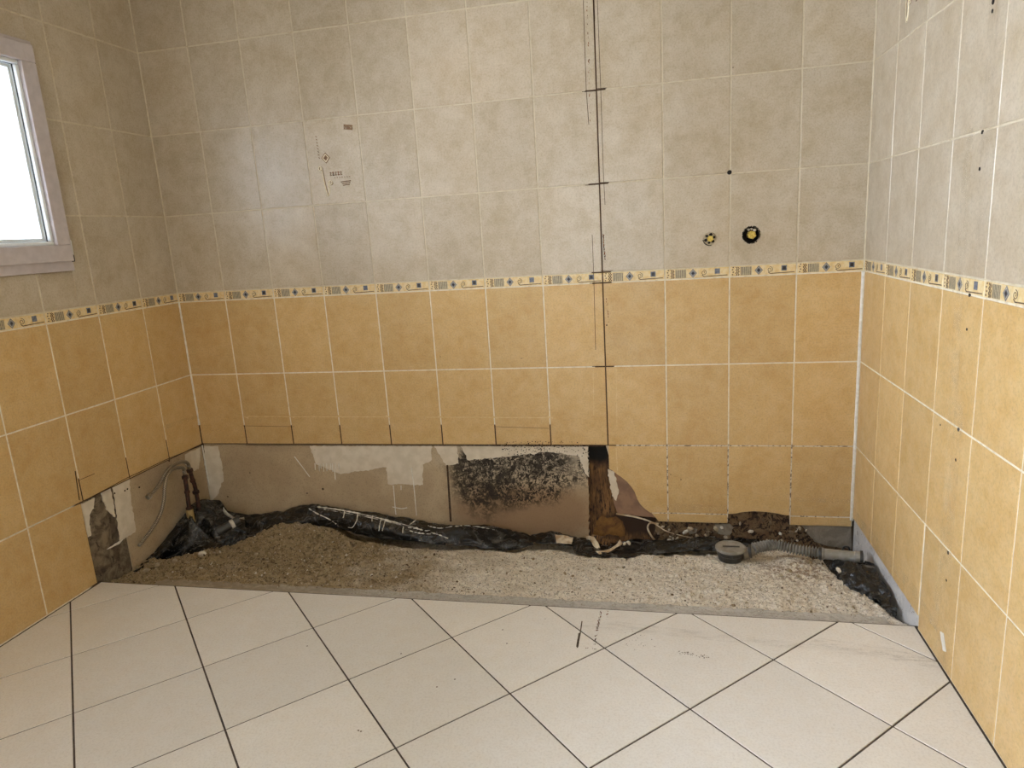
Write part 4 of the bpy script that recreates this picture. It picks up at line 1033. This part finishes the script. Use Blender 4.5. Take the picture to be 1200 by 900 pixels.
# metallic wrapping mess behind paper
o = sheet('timber_splinters', [
    [bk(694, 626, -.03), bk(705, 628, -.05), bk(716, 627, -.03), bk(724, 630, -.02)],
    [bk(696, 640, -.10), bk(706, 642, -.12), bk(716, 641, -.10), bk(722, 640, -.08)]], 30, 16, .008, 40, 'rot', seed=12)
tag(o, 'dark soggy timber splinters at the foot of the rotten hole', 'debris')

# ------------------------------------------------------------------ supply pipes with braided hoses
def pipe_with_hose(label, px_top, px_bot, x, hose_px, nut_big, sleeve):
    top = lf(*px_top, x); bot = lf(*px_bot, x); base = Vector((bot.x, bot.y, -0.13))
    t = thing('supply_pipe', label, 'water pipe', base)
    b = bmesh.new(); tube(b, [base, bot, bot.lerp(top, .5), top], .0095, 14, 24); obj('pipe', b, 'old_copper', t)
    for f_, r_, h_ in ((0.02, .0155, .016), (0.5, .0125, .014), (0.92, .0145, .018)):
        b = bmesh.new(); c = bot.lerp(top, f_); lathe(b, c-Vector((0, 0, h_/2)), (top-bot), [(r_*.85, 0), (r_, .002), (r_, h_-.002), (r_*.85, h_)], 6 if f_ > .8 else 16); obj('fitting', b, 'old_copper', t)
    if sleeve:
        b = bmesh.new(); lathe(b, Vector((bot.x, bot.y, -0.10)), (0, 0, 1), [(.0165, 0), (.0165, bot.z+.10), (.014, bot.z+.102)], 18); obj('sleeve', b, 'beige_pipe', t)
    P = [top] + [lf(u, v, xx) for u, v, xx in hose_px]
    h = thing('braided_hose', label.replace('rusty supply pipe', 'braided steel hose hanging from the pipe'), 'hose', P[0])
    tag(h, ('inner braided hose with open hex nut, upper end near the wall' if nut_big else 'longer braided hose hanging lower, ending in a small bright nipple'), 'hose')
    b = bmesh.new(); tube(b, P, .0078, 12, 70); obj('hose', b, 'braid', h)
    d = (P[-1]-P[-2]).normalized(); e = P[-1]
    b = bmesh.new(); lathe(b, e-d*.022, d, [(.0072, 0), (.0076, .004), (.0076, .02), (.006, .022)], 14); obj('ferrule', b, 'chrome', h)
    b = bmesh.new()
    if nut_big: lathe(b, e, d, [(.0125, 0), (.0135, .003), (.0135, .016), (.012, .018), (.009, .018), (.008, .008)], 6); obj('hex_nut', b, 'chrome', h)
    else: lathe(b, e, d, [(.006, 0), (.0075, .003), (.0075, .012), (.005, .013)], 14); obj('nipple', b, 'chrome', h)
    b = bmesh.new(); lathe(b, P[0]-Vector((0, 0, .004)), (P[1]-P[0]), [(.0078, 0), (.0082, .003), (.0082, .02), (.0065, .022)], 14); obj('ferrule', b, 'chrome', h)
pipe_with_hose('rusty supply pipe in a beige sleeve, left one in the corner', (216.5, 556), (222, 597), .055,
               [(215, 549, .055), (210, 548, .056), (202, 550, .06), (196, 557, .065), (193, 570, .066), (192, 585, .062), (188, 602, .055), (178, 620, .05), (165, 637, .045)], False, True)
pipe_with_hose('rusty supply pipe without sleeve, right one nearest the corner', (222, 549), (230, 577), .042,
               [(220, 543, .042), (214, 541, .045), (205, 544, .05), (197, 550, .052), (190, 562, .05), (183, 573, .047), (176, 580, .043)], True, False)

# stub of dark waste pipe poking out of the heap
a, b2 = bk(254, 624, -.275), bk(281, 609, -.20); ax = (b2-a).normalized()
t = thing('waste_pipe_stub', 'short black waste pipe with a pale label, lying in the left corner heap', 'pipe', a)
b = bmesh.new(); lathe(b, a, ax, [(.020, .0), (.0225, .004), (.0225, .03), (.021, .034), (.021, (b2-a).length)], 26); obj('pipe', b, 'dark_pvc', t, label='black plastic tube')
b = bmesh.new(); lathe(b, a+ax*((b2-a).length*.60), ax, [(.0213, 0), (.0216, .001), (.0216, .016), (.0213, .017)], 26); obj('label_band', b, 'label_white', t, label='pale printed band')

# ------------------------------------------------------------------ floor drain and its waste hose
dc = fl(856, 639.5, .004); dc.z = .004
t = thing('floor_drain', 'black shower trap with a round grey lid on the sand', 'drain', (dc.x, dc.y, -.055))
b = bmesh.new(); lathe(b, (dc.x, dc.y, -.06), (0, 0, 1), [(.030, 0), (.046, .008), (.050, .03), (.053, .034), (.053, .048), (.048, .05)], 36, wob=.03); obj('trap_body', b, 'dark_pvc', t, label='black plastic trap body')
b = bmesh.new(); lathe(b, (dc.x, dc.y, -.011), (0, 0, 1), [(.055, 0), (.0585, .002), (.0585, .010), (.056, .0125), (.050, .0125), (.049, .0105), (.012, .0100), (.010, .0085)], 40); obj('lid', b, 'grey_pvc', t, label='dusty grey round lid')
b = bmesh.new(); box(b, (dc.x-.03, dc.y-.002, -.001), (dc.x+.035, dc.y+.006, .0016)); obj('lid_slot', b, 'dark_pvc', t)
b = bmesh.new(); tube(b, [(dc.x+.045, dc.y, -.030), (dc.x+.07, dc.y+.006, -.024), fl(884, 644, -.012)], .024, 20, 20, rf=lambda tt, L: .0245 if tt < .5 else .021); obj('outlet_elbow', b, 'concrete', t, label='dusty beige outlet elbow')
b = bmesh.new(); lathe(b, fl(877, 646, -.02), (0.9, -.1, .1), [(.026, 0), (.027, .003), (.027, .010), (.026, .012)], 24); obj('union_ring', b, 'dark_pvc', t)
P = [fl(883, 643, -.005), fl(895, 640, .0), fl(910, 639, .0), fl(925, 642, -.004), fl(940, 645, -.006), fl(953, 647, -.008), fl(962, 648.5, -.008)]
hs = thing('corrugated_hose', 'grey corrugated waste hose running from the drain to the smooth pipe', 'hose', P[0])
b = bmesh.new(); tube(b, P, .02, 22, 260, rf=lambda tt, L: .0182+.0045*math.sin(L*2*math.pi/.0112)); obj('hose', b, 'hose_grey', hs)
a = fl(961, 648.5, -.008); e = fl(1008, 653, -.004); ax = (e-a).normalized()
t = thing('waste_pipe', 'smooth grey waste pipe between the corrugated hose and the right wall', 'pipe', a)
b = bmesh.new(); lathe(b, a, ax, [(.0225, 0), (.0235, .002), (.0235, .012), (.0205, .014), (.0205, (e-a).length-.02), (.023, (e-a).length-.018), (.023, (e-a).length)], 28); obj('pipe', b, 'grey_pvc', t)
b = bmesh.new(); lathe(b, a-ax*.004, ax, [(.0238, 0), (.0248, .002), (.0248, .008), (.0238, .010)], 28); obj('collar', b, 'dark_pvc', t)
b = bmesh.new(); lathe(b, a+ax*((e-a).length-.001), ax, [(.0235, 0), (.0250, .002), (.0250, .010), (.015, .012)], 28); obj('end_collar', b, 'dark_pvc', t)
b = bmesh.new(); tube(b, [bk(987, 646, -.06), bk(989, 641, -.07), bk(994, 641, -.075), bk(996, 646, -.07)], .004, 8, 14); o = obj('pipe_clip', b, 'dark_pvc'); tag(o, 'small dark pipe clip above the smooth pipe in the right corner', 'clip')

# ------------------------------------------------------------------ ceiling lamp, unseen, added to give the room warm fill light
LX, LY = 0.8, -2.5
t = thing('added_fill_lamp', 'unseen round ceiling lamp added for warm fill light', 'lamp', (LX, LY, CEIL))
b = bmesh.new(); lathe(b, (LX, LY, CEIL), (0, 0, -1), [(.17, 0), (.17, .02), (.16, .03)], 40); obj('fill_lamp_base', b, 'paint_white', t)
tm = NT('fill_lamp_glow'); tm.b.inputs['Emission Color'].default_value = (1, .56, .22, 1); tm.b.inputs['Emission Strength'].default_value = FILL_LAMP_POWER
b = bmesh.new(); lathe(b, (LX, LY, CEIL-.028), (0, 0, -1), [(.155, 0), (.15, .03), (.12, .055), (.06, .07), (.01, .074)], 40); obj('fill_lamp_shade', b, tm.m, t, smooth=True)
